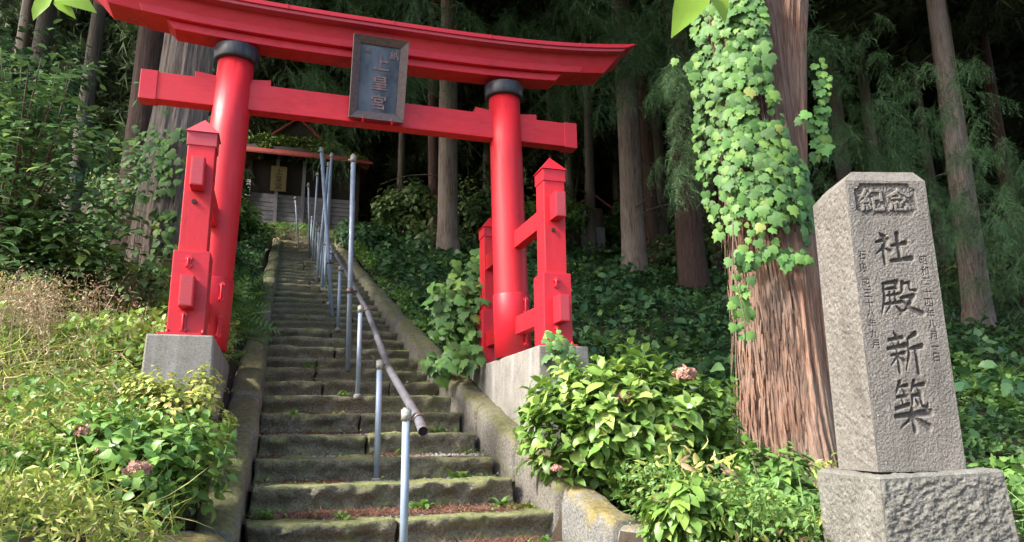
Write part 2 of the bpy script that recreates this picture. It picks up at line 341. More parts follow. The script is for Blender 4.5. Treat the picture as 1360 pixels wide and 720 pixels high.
L_BRIGHT = leaf_mat("backlit cherry leaf", [(0.0, (0.28, 0.50, 0.06)), (1.0, (0.36, 0.58, 0.08))], 0.35, 0.5, True)
L_PETAL = leaf_mat("faded pink petal", [(0.0, (0.30, 0.16, 0.12)), (0.5, (0.52, 0.27, 0.23)), (1.0, (0.62, 0.38, 0.30))], 0.7, 0.2)
L_NEEDLE = leaf_mat("fallen cedar needles", [(0.0, (0.09, 0.035, 0.025)), (0.6, (0.20, 0.08, 0.055)), (1.0, (0.30, 0.16, 0.11))], 0.8, 0.05)
L_PEB = leaf_mat("pebbles", [(0.0, (0.16, 0.15, 0.14)), (0.6, (0.28, 0.27, 0.26)), (1.0, (0.5, 0.49, 0.47))], 0.8, 0.0)
L_ROOFMOSS = leaf_mat("roof moss", [(0.0, (0.05, 0.10, 0.02)), (1.0, (0.13, 0.20, 0.04))], 0.8, 0.1)

def mono_stone(name, a, b_, c_):
    m, nt, b = nodes(name)
    n = noise(nt, 4, 7, 'Object', None, 0.7); f = noise(nt, 130, 5, 'Object', None, 0.7); g = noise(nt, 48, 4, 'Object')
    c = ramp(nt, n, [(0.33, a), (0.55, b_), (0.75, c_)])
    c = mixc(nt, 0.38, c, ramp(nt, f, [(0.38, tuple(x * .35 for x in a)), (0.64, tuple(min(1, x * 1.6) for x in c_))]))
    st = noise(nt, 3, 5, 'Object', (3, 3, .35)); c = mixc(nt, math_(nt, 'MULTIPLY', ramp(nt, st, [(0.5, (0, 0, 0)), (0.7, (1, 1, 1))]), .45), c, tuple(x * .75 for x in a))
    c = mixc(nt, ramp(nt, g, [(0.70, (0, 0, 0)), (0.74, (.8, .8, .8))]), c, (0.55, 0.52, 0.47))
    at = nt.nodes.new("ShaderNodeAttribute"); at.attribute_name = "tint"      # shade of the cut strokes and sunk panel, painted as a dark tint
    c = mixc(nt, at.outputs['Fac'], c, (0.035, 0.032, 0.034))
    nt.links.new(c, b.inputs['Base Color']); b.inputs['Roughness'].default_value = 0.92
    bump(nt, b, math_(nt, 'ADD', f, g), 0.6, 0.005); return m
M_MONO = mono_stone("monument granite", (0.095, 0.088, 0.079), (0.150, 0.140, 0.126), (0.22, 0.207, 0.188))
M_MONOB = mono_stone("rough base granite", (0.075, 0.075, 0.066), (0.15, 0.146, 0.13), (0.23, 0.225, 0.20))

# ------------------------------------------------------------------ leaf batches
def T_ovate(w=0.52, droop=0.14, fold=0.06):
    V = [(0, 0, 0), (0, .33, .02), (0, .68, 0), (0, 1, -droop),
         (-w * .38, .16, fold), (-w * .5, .42, fold), (-w * .33, .74, fold * .4), (w * .38, .16, fold), (w * .5, .42, fold), (w * .33, .74, fold * .4)]
    F = [(0, 1, 4), (4, 1, 5), (1, 2, 5), (5, 2, 6), (2, 3, 6), (0, 7, 1), (7, 8, 1), (1, 8, 2), (8, 9, 2), (2, 9, 3)]
    return np.array(V), np.array(F)
def T_simple(w=0.5, droop=0.12, fold=0.06):
    return np.array([(0, 0, 0), (-w / 2, .45, fold), (0, 1, -droop), (w / 2, .45, fold)]), np.array([(0, 3, 2), (0, 2, 1)])
def T_ivy():
    out = [(0, .02), (-.22, -.10), (-.42, .02), (-.50, .30), (-.36, .42), (-.40, .66), (-.16, .70), (0, 1.0), (.16, .70), (.40, .66), (.36, .42), (.50, .30), (.42, .02), (.22, -.10)]
    V = [(0, .35, .05)] + [(x, y, -.10 * abs(x) * 1.2 - 0.08 * max(0, y - .4)) for x, y in out]
    n = len(out); return np.array(V), np.array([(0, 1 + (i + 1) % n, 1 + i) for i in range(n)])
def T_blade(w=0.05, bend=0.35, n=3):
    V = []; F = []
    for i in range(n + 1):
        t = i / n; ww = w * (1 - t) ** 0.7 / 2; z = -bend * t * t
        if i < n: V += [(-ww, t, z), (ww, t, z)]
        else: V += [(0, t, z)]
    for i in range(n - 1): F += [(2 * i, 2 * i + 1, 2 * i + 3), (2 * i, 2 * i + 3, 2 * i + 2)]
    F += [(2 * n - 2, 2 * n - 1, 2 * n)]
    return np.array(V), np.array(F)
def T_fern(n=9):
    V = []; F = []
    for i in range(n):
        t = (i + .6) / n; l = .34 * math.sin(math.pi * min(1, t * 1.05)) ** .6 * (1.05 - t * .6); z = -.35 * t * t
        for s in (-1, 1):
            b = len(V); V += [(0, t - .035, z), (0, t + .035, z), (s * l, t + .10, z - .05)]; F += [(b, b + 1, b + 2) if s < 0 else (b, b + 2, b + 1)]
    b = len(V); V += [(-.012, 0, 0), (.012, 0, 0), (0, 1, -.35)]; F += [(b, b + 1, b + 2)]
    return np.array(V), np.array(F)
def frames(nrm, tip):
    nrm = nrm / np.linalg.norm(nrm, axis=1, keepdims=True)
    tip = tip - nrm * np.sum(tip * nrm, 1, keepdims=True); tip = tip / (np.linalg.norm(tip, axis=1, keepdims=True) + 1e-9)
    side = np.cross(tip, nrm); return np.stack([side, tip, nrm], 1)      # rows
def batch(tpl, pos, nrm, tip, size, tint):
    TV, TF = tpl; R = frames(np.asarray(nrm, float), np.asarray(tip, float)); n = len(pos)
    V = np.einsum('vk,nkj->nvj', TV, R) * np.asarray(size).reshape(-1, 1, 1) + np.asarray(pos)[:, None, :]
    F = TF[None] + (np.arange(n) * len(TV))[:, None, None]
    return V.reshape(-1, 3), F.reshape(-1, 3), np.repeat(np.asarray(tint, float), len(TV))
def join(parts):
    V, F, T, b = [], [], [], 0
    for v, f, t in parts: V.append(v); F.append(f + b); T.append(t); b += len(v)
    return np.concatenate(V), np.concatenate(F), np.concatenate(T)
def rdir(n, up=0.0, rng=RNG):
    d = rng.normal(size=(n, 3)); d[:, 2] += up; return d / np.linalg.norm(d, axis=1, keepdims=True)
def leafcloud(name, tpl, pos, size, mat, parent=None, up=1.2, tint=None, outward=None, kind=None, tipdown=0.3):
    n = len(pos); nrm = rdir(n, up)
    if outward is not None: nrm = nrm + outward; nrm /= np.linalg.norm(nrm, axis=1, keepdims=True)
    tip = rdir(n, -tipdown); t = RNG.random(n) if tint is None else tint
    V, F, T = batch(tpl, pos, nrm, tip, size, t); o = obj(name, npmesh(name, V, F, mat, False, T), parent)
    if kind: o['kind'] = kind
    return o

# ------------------------------------------------------------------ text rasters
_TXT = {}
def text_mesh(s, bold=0.0):
    cu = bpy.data.curves.new("glyph", 'FONT'); cu.body = s; cu.size = 1.0; cu.resolution_u = 4; cu.offset = bold
    o = bpy.data.objects.new("glyph", cu); COL.objects.link(o)
    dg = bpy.context.evaluated_depsgraph_get(); dg.update(); me = bpy.data.meshes.new_from_object(o.evaluated_get(dg))
    bpy.data.objects.remove(o); bpy.data.curves.remove(cu)
    V = np.array([v.co[:] for v in me.vertices]); me.calc_loop_triangles(); F = np.array([t.vertices[:] for t in me.loop_triangles])
    bpy.data.meshes.remove(me)
    if len(V) == 0: return np.zeros((0, 2)), np.zeros((0, 3), int)
    V = V[:, :2]; lo, hi = V.min(0), V.max(0); V = (V - (lo + hi) / 2) / max(hi - lo)
    return V, F
def raster_text(mask, s, cx, cy, size_x, size_y, X, Y):
    if s in _TXT: V, F = _TXT[s]
    else: V, F = _TXT[s] = text_mesh(s, .012 if s in '紀念' else 0)
    P = V * np.array([size_x, size_y]) + np.array([cx, cy])
    dx = X[1] - X[0]; dy = Y[1] - Y[0]
    for t in F:
        a, b, c = P[t[0]], P[t[1]], P[t[2]]
        i0, i1 = int((min(a[0], b[0], c[0]) - X[0]) / dx) - 1, int((max(a[0], b[0], c[0]) - X[0]) / dx) + 2
        j0, j1 = int((min(a[1], b[1], c[1]) - Y[0]) / dy) - 1, int((max(a[1], b[1], c[1]) - Y[0]) / dy) + 2
        i0, j0, i1, j1 = max(i0, 0), max(j0, 0), min(i1, len(X) - 1), min(j1, len(Y) - 1)
        if i1 <= i0 or j1 <= j0: continue
        gx, gy = np.meshgrid(X[i0:i1 + 1], Y[j0:j1 + 1], indexing='ij')
        d = (b[0] - a[0]) * (c[1] - a[1]) - (c[0] - a[0]) * (b[1] - a[1])
        if abs(d) < 1e-12: continue
        w1 = ((gx - a[0]) * (c[1] - a[1]) - (c[0] - a[0]) * (gy - a[1])) / d
        w2 = ((b[0] - a[0]) * (gy - a[1]) - (gx - a[0]) * (b[1] - a[1])) / d
        mask[i0:i1 + 1, j0:j1 + 1][(w1 >= -.02) & (w2 >= -.02) & (w1 + w2 <= 1.02)] = 1
BRUSH = {   # strokes on a 100x100 grid, y down: (x, y, half width)
 'sha': [[(18,6,3),(30,17,8)], [(8,32,5),(38,24,7),(24,50,6),(2,68,2)], [(24,46,6),(24,97,5)], [(28,48,3),(42,60,7)],
         [(48,43,5),(86,35,8)], [(66,8,8),(66,84,6)], [(42,88,6),(98,80,9)]],
 'den': [[(12,12,5),(46,6,7),(44,24,5)], [(14,27,5),(45,23,5)], [(13,12,5),(12,50,5),(0,94,2)], [(18,44,4),(48,39,5)], [(26,34,4),(26,64,4)],
         [(39,32,4),(39,64,4)], [(12,67,5),(52,61,6)], [(24,72,4),(10,90,2)], [(38,72,3),(52,88,6)],
         [(61,8,6),(58,30,4),(49,44,2)], [(61,12,4),(78,8,5),(78,28,4),(92,30,5)], [(54,50,5),(84,44,7),(68,74,5),(44,96,2)], [(56,56,4),(76,80,7),(100,92,9)]],
 'shin': [[(24,2,3),(31,13,7)], [(8,21,5),(47,15,6)], [(17,24,3),(22,35,5)], [(38,22,4),(32,34,4)], [(2,42,5),(52,34,8)], [(10,58,4),(47,52,6)],
          [(28,40,5),(28,98,5)], [(26,60,4),(6,82,2)], [(30,60,3),(44,72,6)], [(84,6,8),(62,18,4),(60,56,5),(46,94,2)], [(62,43,5),(98,36,8)], [(80,42,6),(80,100,6)]],
 'chiku': [[(24,3,6),(10,26,2)], [(18,12,4),(45,9,5)], [(29,14,3),(35,24,6)], [(63,1,6),(52,23,2)], [(58,11,4),(90,7,6)], [(70,14,3),(78,25,6)],
           [(12,33,4),(41,30,5)], [(26,32,4),(26,50,4)], [(6,56,5),(43,48,6)], [(55,30,5),(52,48,3),(42,62,2)], [(54,31,4),(78,27,6),(78,50,4),(92,56,6),(95,46,3)],
           [(62,38,3),(69,47,5)], [(2,72,6),(98,64,9)], [(50,58,7),(50,100,7)], [(47,74,6),(12,95,2)], [(54,74,4),(90,94,9)]]}
def raster_brush(depth, key, cx, cy, sx, sy, X, Y):
    """rounded carving: depth grows towards the middle of every stroke"""
    gx, gy = np.meshgrid((X - cx) / sx * 100 + 50, 50 - (Y - cy) / sy * 100, indexing='ij')
    for st in BRUSH[key]:
        for (x0, y0, r0), (x1, y1, r1) in zip(st[:-1], st[1:]):
            dx, dy = x1 - x0, y1 - y0; L = dx * dx + dy * dy
            t = np.clip(((gx - x0) * dx + (gy - y0) * dy) / L, 0, 1); r = r0 + (r1 - r0) * t
            d = np.hypot(gx - x0 - dx * t, gy - y0 - dy * t)
            depth[...] = np.maximum(depth, np.clip((r * 1.0 - d) / 3.0, 0, 1))

# ================================================================== GROUND
def build_ground():
    xs = np.concatenate([np.linspace(-60, -14, 24), np.linspace(-13.5, 18, 190), np.linspace(18.6, 70, 26)])
    ys = np.concatenate([np.linspace(-8, -1, 10), np.linspace(-.8, 18, 150), np.linspace(18.3, 45, 90), np.linspace(46, 110, 30)])
    X, Y = np.meshgrid(xs, ys, indexing='ij'); Z = ground_h(X, Y); V = np.stack([X, Y, Z], -1).reshape(-1, 3)
    i, j = np.meshgrid(np.arange(len(xs) - 1), np.arange(len(ys) - 1), indexing='ij'); a = i * len(ys) + j
    F = np.stack([a, a + len(ys), a + len(ys) + 1, a + 1], -1).reshape(-1, 4)
    tag(obj("ground", npmesh("ground", V, F, M_SOIL, True)), kind='structure', label="brown forest soil sloping up on both sides of the stone stairs")
build_ground()

# ================================================================== STONE STAIRS
def rough_block(seed, L, D, H, nx=14, ny=5, nz=4, amp=0.014, rnd=0.028):
    """worn stone block: front at y=0, top at z=0, length along x centred"""
    faces = []; V = []; F = []
    def grid(fn, a, b):
        base = len(V)
        for i in range(a + 1):
            for j in range(b + 1): V.append(fn(i / a, j / b))
        for i in range(a):
            for j in range(b):
                q = base + i * (b + 1) + j; F.append((q, q + b + 1, q + b + 2, q + 1))
    grid(lambda s, t: ((s - .5) * L, t * D, 0), nx, ny)
    grid(lambda s, t: ((s - .5) * L, 0, (t - 1) * H), nx, nz)
    grid(lambda s, t: (-.5 * L, (1 - s) * D, (t - 1) * H), ny, nz)
    grid(lambda s, t: (.5 * L, s * D, (t - 1) * H), ny, nz)
    V = np.array(V); h = np.array([L / 2, 0, 0])
    # round the edges
    c = V.copy(); c[:, 0] = np.clip(V[:, 0], -L / 2 + rnd, L / 2 - rnd); c[:, 1] = np.clip(V[:, 1], rnd, D - rnd); c[:, 2] = np.clip(V[:, 2], -H - 1, -rnd)
    d = V - c; n = np.linalg.norm(d, axis=1, keepdims=True); k = np.where(n > 1e-6, rnd / np.maximum(n, 1e-6), 1); V = np.where(n > rnd, c + d * k, V)
    S = V + seed * 7.3
    front = sstep(-V[:, 2], 0.01, 0.05)
    V[:, 1] += (fbm(S * 8, 4, 3) * (0.5 + front) + .5 * np.abs(vnoise(S * np.array([22, 22, 30]), 6)) * front) * amp * (V[:, 1] < D * .5)
    V[:, 1] += sstep(-V[:, 2], .035, .13) * .055 * (V[:, 1] < D * .5)
    V[:, 2] += fbm(S * 4.5, 4, 4) * amp * 0.7
    V[:, 0] += fbm(S * 8, 2, 5) * amp * 0.8
    return V, np.array(F)
stairs = tag(empty("stone_stairs", tuple(Wp(0, 0, 1.7))), "long mossy stone staircase climbing under the red gate to the shrine", kind='structure')
stairs_inv = Matrix.Rotation(-AXA, 4, 'Z')
R_AX = (0, 0, AXA)
_rs = random.Random(3)
splits = {-2: [(-.93, .02), (.03, 1.22)], -1: [(-.93, 1.02)], 0: [(-.93, .01), (.02, 1.0)], 1: [(-.92, .0), (.01, .99)], 2: [(-.92, -.02), (-.01, .99)], 3: [(-.92, 1.0)]}
blockcache = {}
for n in range(-5, NTOP + 1):
    v, z = V0 + RUN * n, Z0 + RISE * n
    ua, ub = -0.93, 1.0
    if n < -2: ub = 1.2
    if n in splits: segs = splits[n]
    else:
        k = _rs.choice([2, 2, 3]); cuts = [ua] + sorted(ua + (ub - ua) * (i + _rs.uniform(-.14, .14)) / k for i in range(1, k)) + [ub]
        segs = [(cuts[i] + .006, cuts[i + 1] - .006) for i in range(k)]
    for (a, b) in segs:
        L = b - a
        if n <= 9:
            V, F = rough_block(_rs.randint(0, 99), L, RUN * .60, .26, int(L * (58 if n < 3 else 34)), 12 if n < 3 else 7, 14 if n < 3 else 8, 0.023, 0.022)
            me = npmesh("stone", V, F, M_STEP, True)
        else:
            key = (round(L * 4), _rs.randint(0, 1))
            if key not in blockcache:
                V, F = rough_block(key[1] * 9 + key[0], round(L * 4) / 4, RUN * .60, .26, 12, 6, 8, 0.023, 0.022); blockcache[key] = npmesh("stone", V, F, M_STEP, True)
            me = blockcache[key]
        o = obj("stone", me, stairs); p = Wp((a + b) / 2, v + _rs.uniform(-.025, .025), z + _rs.uniform(-.014, .012)) - Wp(0, 0, 1.7)
        o.location = p; o.rotation_euler = (_rs.uniform(-.02, .03), _rs.uniform(-.012, .012), AXA + _rs.uniform(-.018, .018) + (0.03 if n == -2 else 0))
        if n > 9: o.scale = (L / (round(L * 4) / 4), 1, 1)
# trodden earth behind every stone front
mb = MB()
V, F = [], []
for n in range(-5, NTOP + 1):
    v, z = V0 + RUN * n, Z0 + RISE * n
    nu = 40; nv = 5; b = len(V)
    uu, vv = np.meshgrid(np.linspace(-1.0, 1.25, nu), np.linspace(v + .24, v + RUN + .06, nv), indexing='ij')
    zz = z - 0.022 + 0.012 * fbm(np.stack([uu * 6, vv * 6, uu * 0 + n], -1), 3, 8) + 0.02 * sstep((vv - v) / RUN, .5, 1.05)
    P = Wp(uu, vv, zz).reshape(-1, 3); V += [tuple(p) for p in P]
    for i in range(nu - 1):
        for j in range(nv - 1):
            q = b + i * nv + j; F.append((q, q + nv, q + nv + 1, q + 1))
tag(obj("trodden_soil", npmesh("trodden_soil", np.array(V), np.array(F), M_TREAD, True)), "reddish earth and cedar litter filling the stair treads", kind='structure')
# cedar needles, pebbles on the near treads
def tread_points(n, lo=-2, hi=8, pw=1.0, rng=RNG):
    k = lo + np.floor((hi - lo + .999) * rng.random(n) ** pw); u = rng.uniform(-.92, 1.0, n); s = rng.uniform(.18, RUN, n)
    return u, V0 + RUN * k + s, Z0 + RISE * k - .008 + 0.012 * sstep(s / RUN, .5, 1.05) , s
u, v, z, s = tread_points(60000, lo=-3, pw=1.9)
keep = (fbm(np.stack([u * 2.2, v * 2.2, z * 0], -1), 3, 21) > -0.15) | (v < -1.15); u, v, z = u[keep], v[keep], z[keep]
n = len(u); nr = np.tile([0, 0, 1.0], (n, 1)) + RNG.normal(0, .25, (n, 3)); tp = np.stack([RNG.normal(size=n), RNG.normal(size=n), np.zeros(n)], -1)
Vb, Fb, Tb = batch((np.array([(-.04, 0, 0), (.04, 0, 0), (.02, 1, .12)]), np.array([(0, 1, 2)])), Wp(u, v, z + .008 + .012 * RNG.random(n)), nr, tp, RNG.uniform(.03, .08, n), RNG.random(n))
tag(obj("fallen_needles", npmesh("fallen_needles", Vb, Fb, L_NEEDLE, False, Tb)), "reddish brown fallen cedar needles on the lower treads", kind='stuff')
u, v, z, s = tread_points(5200, pw=1.3)
n = len(u); tet = (np.array([(-.5, -.4, 0), (.5, -.3, 0), (.1, .5, 0), (0, 0, .5)]), np.array([(0, 1, 3), (1, 2, 3), (2, 0, 3)]))
Vb, Fb, Tb = batch(tet, Wp(u, v, z), np.tile([0, 0, 1.0], (n, 1)), RNG.normal(size=(n, 3)), RNG.uniform(.008, .03, n), RNG.random(n))
tag(obj("gravel", npmesh("gravel", Vb, Fb, L_PEB, False, Tb)), "small grey gravel lying against the step fronts", kind='stuff')

u, v, z, s = tread_points(700, lo=-3, hi=20, pw=1.0)
n = len(u); Vb, Fb, Tb = batch(T_ovate(.5, .1), Wp(u, v, z + .015), np.tile([0, 0, 1.0], (n, 1)) + RNG.normal(0, .4, (n, 3)), RNG.normal(size=(n, 3)), RNG.uniform(.02, .05, n), RNG.random(n))
tag(obj("fallen_leaves", npmesh("fallen_leaves", Vb, Fb, L_WEEDG, False, Tb)), "scattered small fallen leaves lying on the stone treads", kind='stuff')
u, v, z, s = tread_points(5200, lo=-3, hi=30, pw=1.1); kk = (np.abs(u - .03) > .74) | (s < .24); u, v, z = u[kk], v[kk], z[kk]
n = len(u); Vb, Fb, Tb = batch(T_simple(.8, .1), Wp(u, v, z + .02 + .03 * RNG.random(n)), rdir(n, 1.2), RNG.normal(size=(n, 3)), RNG.uniform(.012, .035, n), RNG.random(n))
tag(obj("moss_tufts", npmesh("moss_tufts", Vb, Fb, L_WEEDG, False, Tb)), "tiny green moss and seedlings in the corners of the treads", kind='stuff')

# ================================================================== KERBS
def kerb(name, label, path, mat, nstone, width, hgt, seed, nearmat=None, lens=None):
    """path: list of (u, v, z_top) along the kerb, low to high; stones follow it"""
    path = np.array(path, float); d = np.concatenate([[0], np.cumsum(np.linalg.norm(np.diff(path, axis=0), axis=1))])
    def at(s): return np.array([np.interp(s, d, path[:, k]) for k in range(3)])
    root = tag(empty(name, tuple(Wp(path[0][0], path[0][1], path[0][2] - .3))), label, 'kerb')
    rr = random.Random(seed); cuts = np.linspace(0, d[-1], nstone + 1); cuts[1:-1] += np.array([rr.uniform(-.12, .12) for _ in range(nstone - 1)]) * d[-1] / nstone
    for k in range(nstone):
        s0, s1 = cuts[k] + .008, cuts[k + 1] - .008; far = cuts[k] > 9
        ns, nc = (26, 24) if cuts[k] < 5 else (14, 16) if not far else (4, 7); V = []; w = width * rr.uniform(.93, 1.07); dz = rr.uniform(-.015, .015); du = rr.uniform(-.012, .012)
        for i in range(ns + 1):
            t = i / ns; p = at(s0 + (s1 - s0) * t); q = at(s0 + (s1 - s0) * t + .02); dr = (q - p)[:2]; dr = dr / (np.linalg.norm(dr) + 1e-9); sd_ = np.array([dr[1], -dr[0]])
            endr = min(t, 1 - t) * (s1 - s0); e = 1 - .10 * math.exp(-endr / .03)
            for c in range(nc):
                a = c / (nc - 1); ang = math.pi * (1 - a)               # superellipse over the top
                cx = math.copysign(abs(math.cos(ang)) ** .55, math.cos(ang)); cz = abs(math.sin(ang)) ** .55
                off = cx * w / 2 * e; zz = (cz - 1) * hgt * .45 * 1.0 - (1 - e) * .12
                if c in (0, nc - 1): zz = -hgt * 1.5
                V.append(Wp(p[0] + sd_[0] * off + du, p[1] + sd_[1] * off, p[2] + zz + dz))
        V = np.array(V); V += (fbm(V * 8, 4, seed)[:, None]) * .011 * np.array([1, 1, .8]) + (fbm(V * 2.4, 2, seed + 3)[:, None]) * .012
        F = [(i * nc + c, i * nc + c + 1, (i + 1) * nc + c + 1, (i + 1) * nc + c) for i in range(ns) for c in range(nc - 1)]
        b = len(V); V = np.concatenate([V, V[:nc].mean(0, keepdims=True) - [0, 0, .05], V[-nc:].mean(0, keepdims=True) - [0, 0, .05]])
        F = [tuple(f) for f in F]
        me = bpy.data.meshes.new("stone"); me.from_pydata([tuple(p) for p in (V - Wp(path[0][0], path[0][1], path[0][2] - .3))], [], F + [(b, c + 1, c) for c in range(nc - 1)] + [(b + 1, ns * nc + c, ns * nc + c + 1) for c in range(nc - 1)])
        me.polygons.foreach_set("use_smooth", np.ones(len(me.polygons), bool)); me.materials.append(nearmat if (nearmat and cuts[k] < 1.9) else mat); obj("stone", me, root)
def gl(v): return Z0 + .3587 * (v - V0)
def kp(us, vs, off): return [(u, v, gl(v) + o) for u, v, o in zip(us, vs, off)]
kerb("stone_kerb", "mossy rounded stone kerb running up the left side of the stairs", kp([-1.10, -1.09, -1.06, -1.06, -1.03, -.98, -.95], [-2.25, -1.2, 0, 2, 5, 10, 17], [.20, .19, .17, .16, .14, .12, .10]), M_KERBL, 22, .26, .34, 5)
kerb("stone_kerb", "grey stone kerb running up the right side of the stairs below the gate pedestal", kp([1.27, 1.24, 1.19, 1.16, 1.10, 1.03, .98, .95], [-1.75, -1.2, -.5, .4, 2, 5, 10, 17], [.23, .22, .21, .19, .17, .13, .10, .08]), M_KERBR, 22, .30, .40, 8)
kerb("stone_kerb", "pale lichen stained kerb stones curving out at the lower right of the stairs", [(2.7, -4.3, .84), (1.98, -3.35, .90), (1.68, -3.0, .95), (1.46, -2.6, 1.02), (1.34, -2.2, 1.12), (1.30, -1.80, 1.26)], M_KERBN, 5, .30, .42, 12)
def boulder(name, label, loc, size, mat, seed, rz=0.0):
    import bmesh
    bm = bmesh.new(); bmesh.ops.create_icosphere(bm, subdivisions=4, radius=1); V = np.array([v.co[:] for v in bm.verts])
    V = np.sign(V) * np.abs(V) ** .72; V += fbm(V * 1.6 + seed, 3, seed)[:, None] * .07 * V; V += fbm(V * 7 + seed, 3, seed)[:, None] * .02 * V
    for v, p in zip(bm.verts, V * np.array(size)): v.co = p
    me = bpy.data.meshes.new(name); bm.to_mesh(me); bm.free(); me.polygons.foreach_set("use_smooth", np.ones(len(me.polygons), bool)); me.materials.append(mat)
    return tag(obj(name, me, None, loc, (0, 0, rz)), label, 'stone')
boulder("end_stone", "pale rounded stone at the bottom left end of the kerb", tuple(Wp(-1.22, -2.62, 0.86)), (.26, .28, .28), M_KERBN, 4, AXA)

# ================================================================== TORII GATE
def site(name, label, cat, u=0.0, v=0.0, z=0.0): return tag(empty(name, tuple(Wp(u, v, z)), AXA), label, cat)
GZ = 2.35
gate = site("torii_gate", "red painted wooden torii gate with braced pillars straddling the stone stairs", "torii gate", 0, 0, GZ)
zz = lambda z: z - GZ
def lathe(mb, cx, cy, prof, n=48, lean=0.0, z_ref=0.0):
    V = []; F = []
    for r, z in prof:
        for k in range(n):
            t = 2 * math.pi * k / n; V.append((cx + r * math.cos(t) + lean * (z - z_ref), cy + r * math.sin(t), z))
    for i in range(len(prof) - 1):
        for k in range(n): F.append((i * n + k, i * n + (k + 1) % n, (i + 1) * n + (k + 1) % n, (i + 1) * n + k))
    mb.add(V, F, True); return mb
LEAN = 0.027
def hinge(parent, x, y, z, h=.20):
    m = MB(); m.box(x - .012, x + .012, y - .012, y, z - h / 2, z + h / 2); m.box(x - .028, x + .02, y - .018, y, z + h / 2 - .035, z + h / 2 - .012); m.box(x - .028, x + .02, y - .018, y, z - h / 2 + .012, z - h / 2 + .035)
    m.tube([(x - .01, y - .02, z - h / 2 + .02), (x - .01, y - .02, z + h / 2 - .02)], .009, 8)
    return m.build("hinge", M_REDMETAL, parent, .003)
for s in (-1, 1):
    cx = s * 1.41
    m = MB(); lathe(m, cx, 0, [(.174, .0), (.172, .8), (.168, 2.0), (.163, 2.86), (.10, 2.86), (.10, 2.93)], 56, -s * LEAN)
    pil = m.build("pillar", M_RED, gate)
    m = MB(); lathe(m, cx, 0, [(.150, .0), (.184, .004), (.184, .625), (.181, .632), (.174, .632)], 56, -s * LEAN); m.build("base_sleeve", M_REDMETAL, pil)
    m = MB(); lathe(m, cx, 0, [(.160, 2.735), (.195, 2.738), (.203, 2.75), (.206, 2.87), (.198, 2.882), (.001, 2.886)], 48, -s * LEAN); m.build("pillar_ring", M_BLACKRING, pil)
    hinge(pil, cx + .10 - s * .02, -.172, .50, .17)
    hinge(pil, cx + .10 - s * .02, -.172, .20, .2)
    # braces: front and rear post, two tie beams
    px = s * 1.46
    for fr in (-1, 1):
        cy = fr * .975
        m = MB(); m.box(px - .10, px + .10, cy - .10, cy + .10, 0.60, 1.50); post = m.build("brace_post", M_RED, gate, .006)
        m = MB(); m.box(px - .128, px + .128, cy - .128, cy + .128, 0.0, .63); m.build("post_sleeve", M_REDMETAL, post, .006)
        m = MB(); m.box(px - .108, px + .108, cy - .108, cy + .108, 1.475, 1.585)
        e = .122; b = [(px - e, cy - e, 1.585), (px + e, cy - e, 1.585), (px + e, cy + e, 1.585), (px - e, cy + e, 1.585), (px, cy, 1.735)]
        m.add(b, [(0, 1, 4), (1, 2, 4), (2, 3, 4), (3, 0, 4), (3, 2, 1, 0)])
        m.build("post_cap", M_REDFADE if (s < 0) else M_REDMETAL, post, .003)
        for zc, off in ((1.22, .10), (.30, .128)):
            y0 = cy + fr * off; y1 = cy + fr * (off + .15); bw = .048
            m = MB(); m.box(px - bw, px + bw, min(y0, y1), max(y0, y1), zc - .115, zc + .115); bx = m.build("beam_end_box", M_REDMETAL, post, .004)
            m = MB(); ye = y1 + fr * .002; m.box(px - bw + .009, px + bw - .009, min(ye, ye - fr * .004), max(ye, ye - fr * .004), zc - .105, zc + .105); m.build("box_face", M_REDFADE, bx, .001)
        if fr < 0:
            hinge(post, px - .01, cy - .128, .54, .10); hinge(post, px - .01, cy - .128, .09, .16)
            m = MB(); m.tube([(px - .02, cy - .1, 1.02), (px - .02, cy - .112, 1.02)], .018, 10); m.build("bolt", M_INSIDE, post)
        for bxx in (-.12, .12):
            m = MB(); m.tube([(px + bxx, cy + fr * .13, .0), (px + bxx, cy + fr * .13, .035)], .012, 6); m.build("bolt", M_REDMETAL, post)
    for zc, hh in ((1.165, .085), (.30, .085)):
        for fr in (-1, 1):
            y0, y1 = fr * .14, fr * .88; m = MB(); m.box(cx + s * .015 - .05, cx + s * .015 + .05, min(y0, y1), max(y0, y1), zc - hh, zc + hh); m.build("tie_beam", M_REDH, gate, .005)
# nuki
m = MB(); m.box(-2.02, 2.02, -.07, .07, zz(4.612), zz(4.878)); nuki = m.build("lower_lintel", M_REDH, gate, .006)
for s in (-1, 1):
    a, b = (s * 1.985, s * 2.128); m = MB(); m.box(min(a, b), max(a, b), -.077, .077, zz(4.603), zz(4.887)); m.build("lintel_end_cap", M_REDMETAL, nuki, .004)
    for t in (-1, 1):
        ctr = s * (1.41 - LEAN * 2.4); x0 = ctr + t * .15; x1 = ctr + t * .335
        V = [(x0, -.05, zz(4.88)), (x1, -.05, zz(4.88)), (x1, .05, zz(4.88)), (x0, .05, zz(4.88)), (x0, -.05, zz(4.925)), (x1, -.05, zz(4.945)), (x1, .05, zz(4.945)), (x0, .05, zz(4.925))]
        if x1 < x0: V = [V[i] for i in (1, 0, 3, 2, 5, 4, 7, 6)]
        m = MB(); m.add(V, [(0, 3, 2, 1), (4, 5, 6, 7), (0, 1, 5, 4), (1, 2, 6, 5), (2, 3, 7, 6), (3, 0, 4, 7)]); m.build("wedge", M_REDH, gate, .003)
curve = lambda u: .11 * (abs(u) / 2.4) ** 3.0 + .008 * u
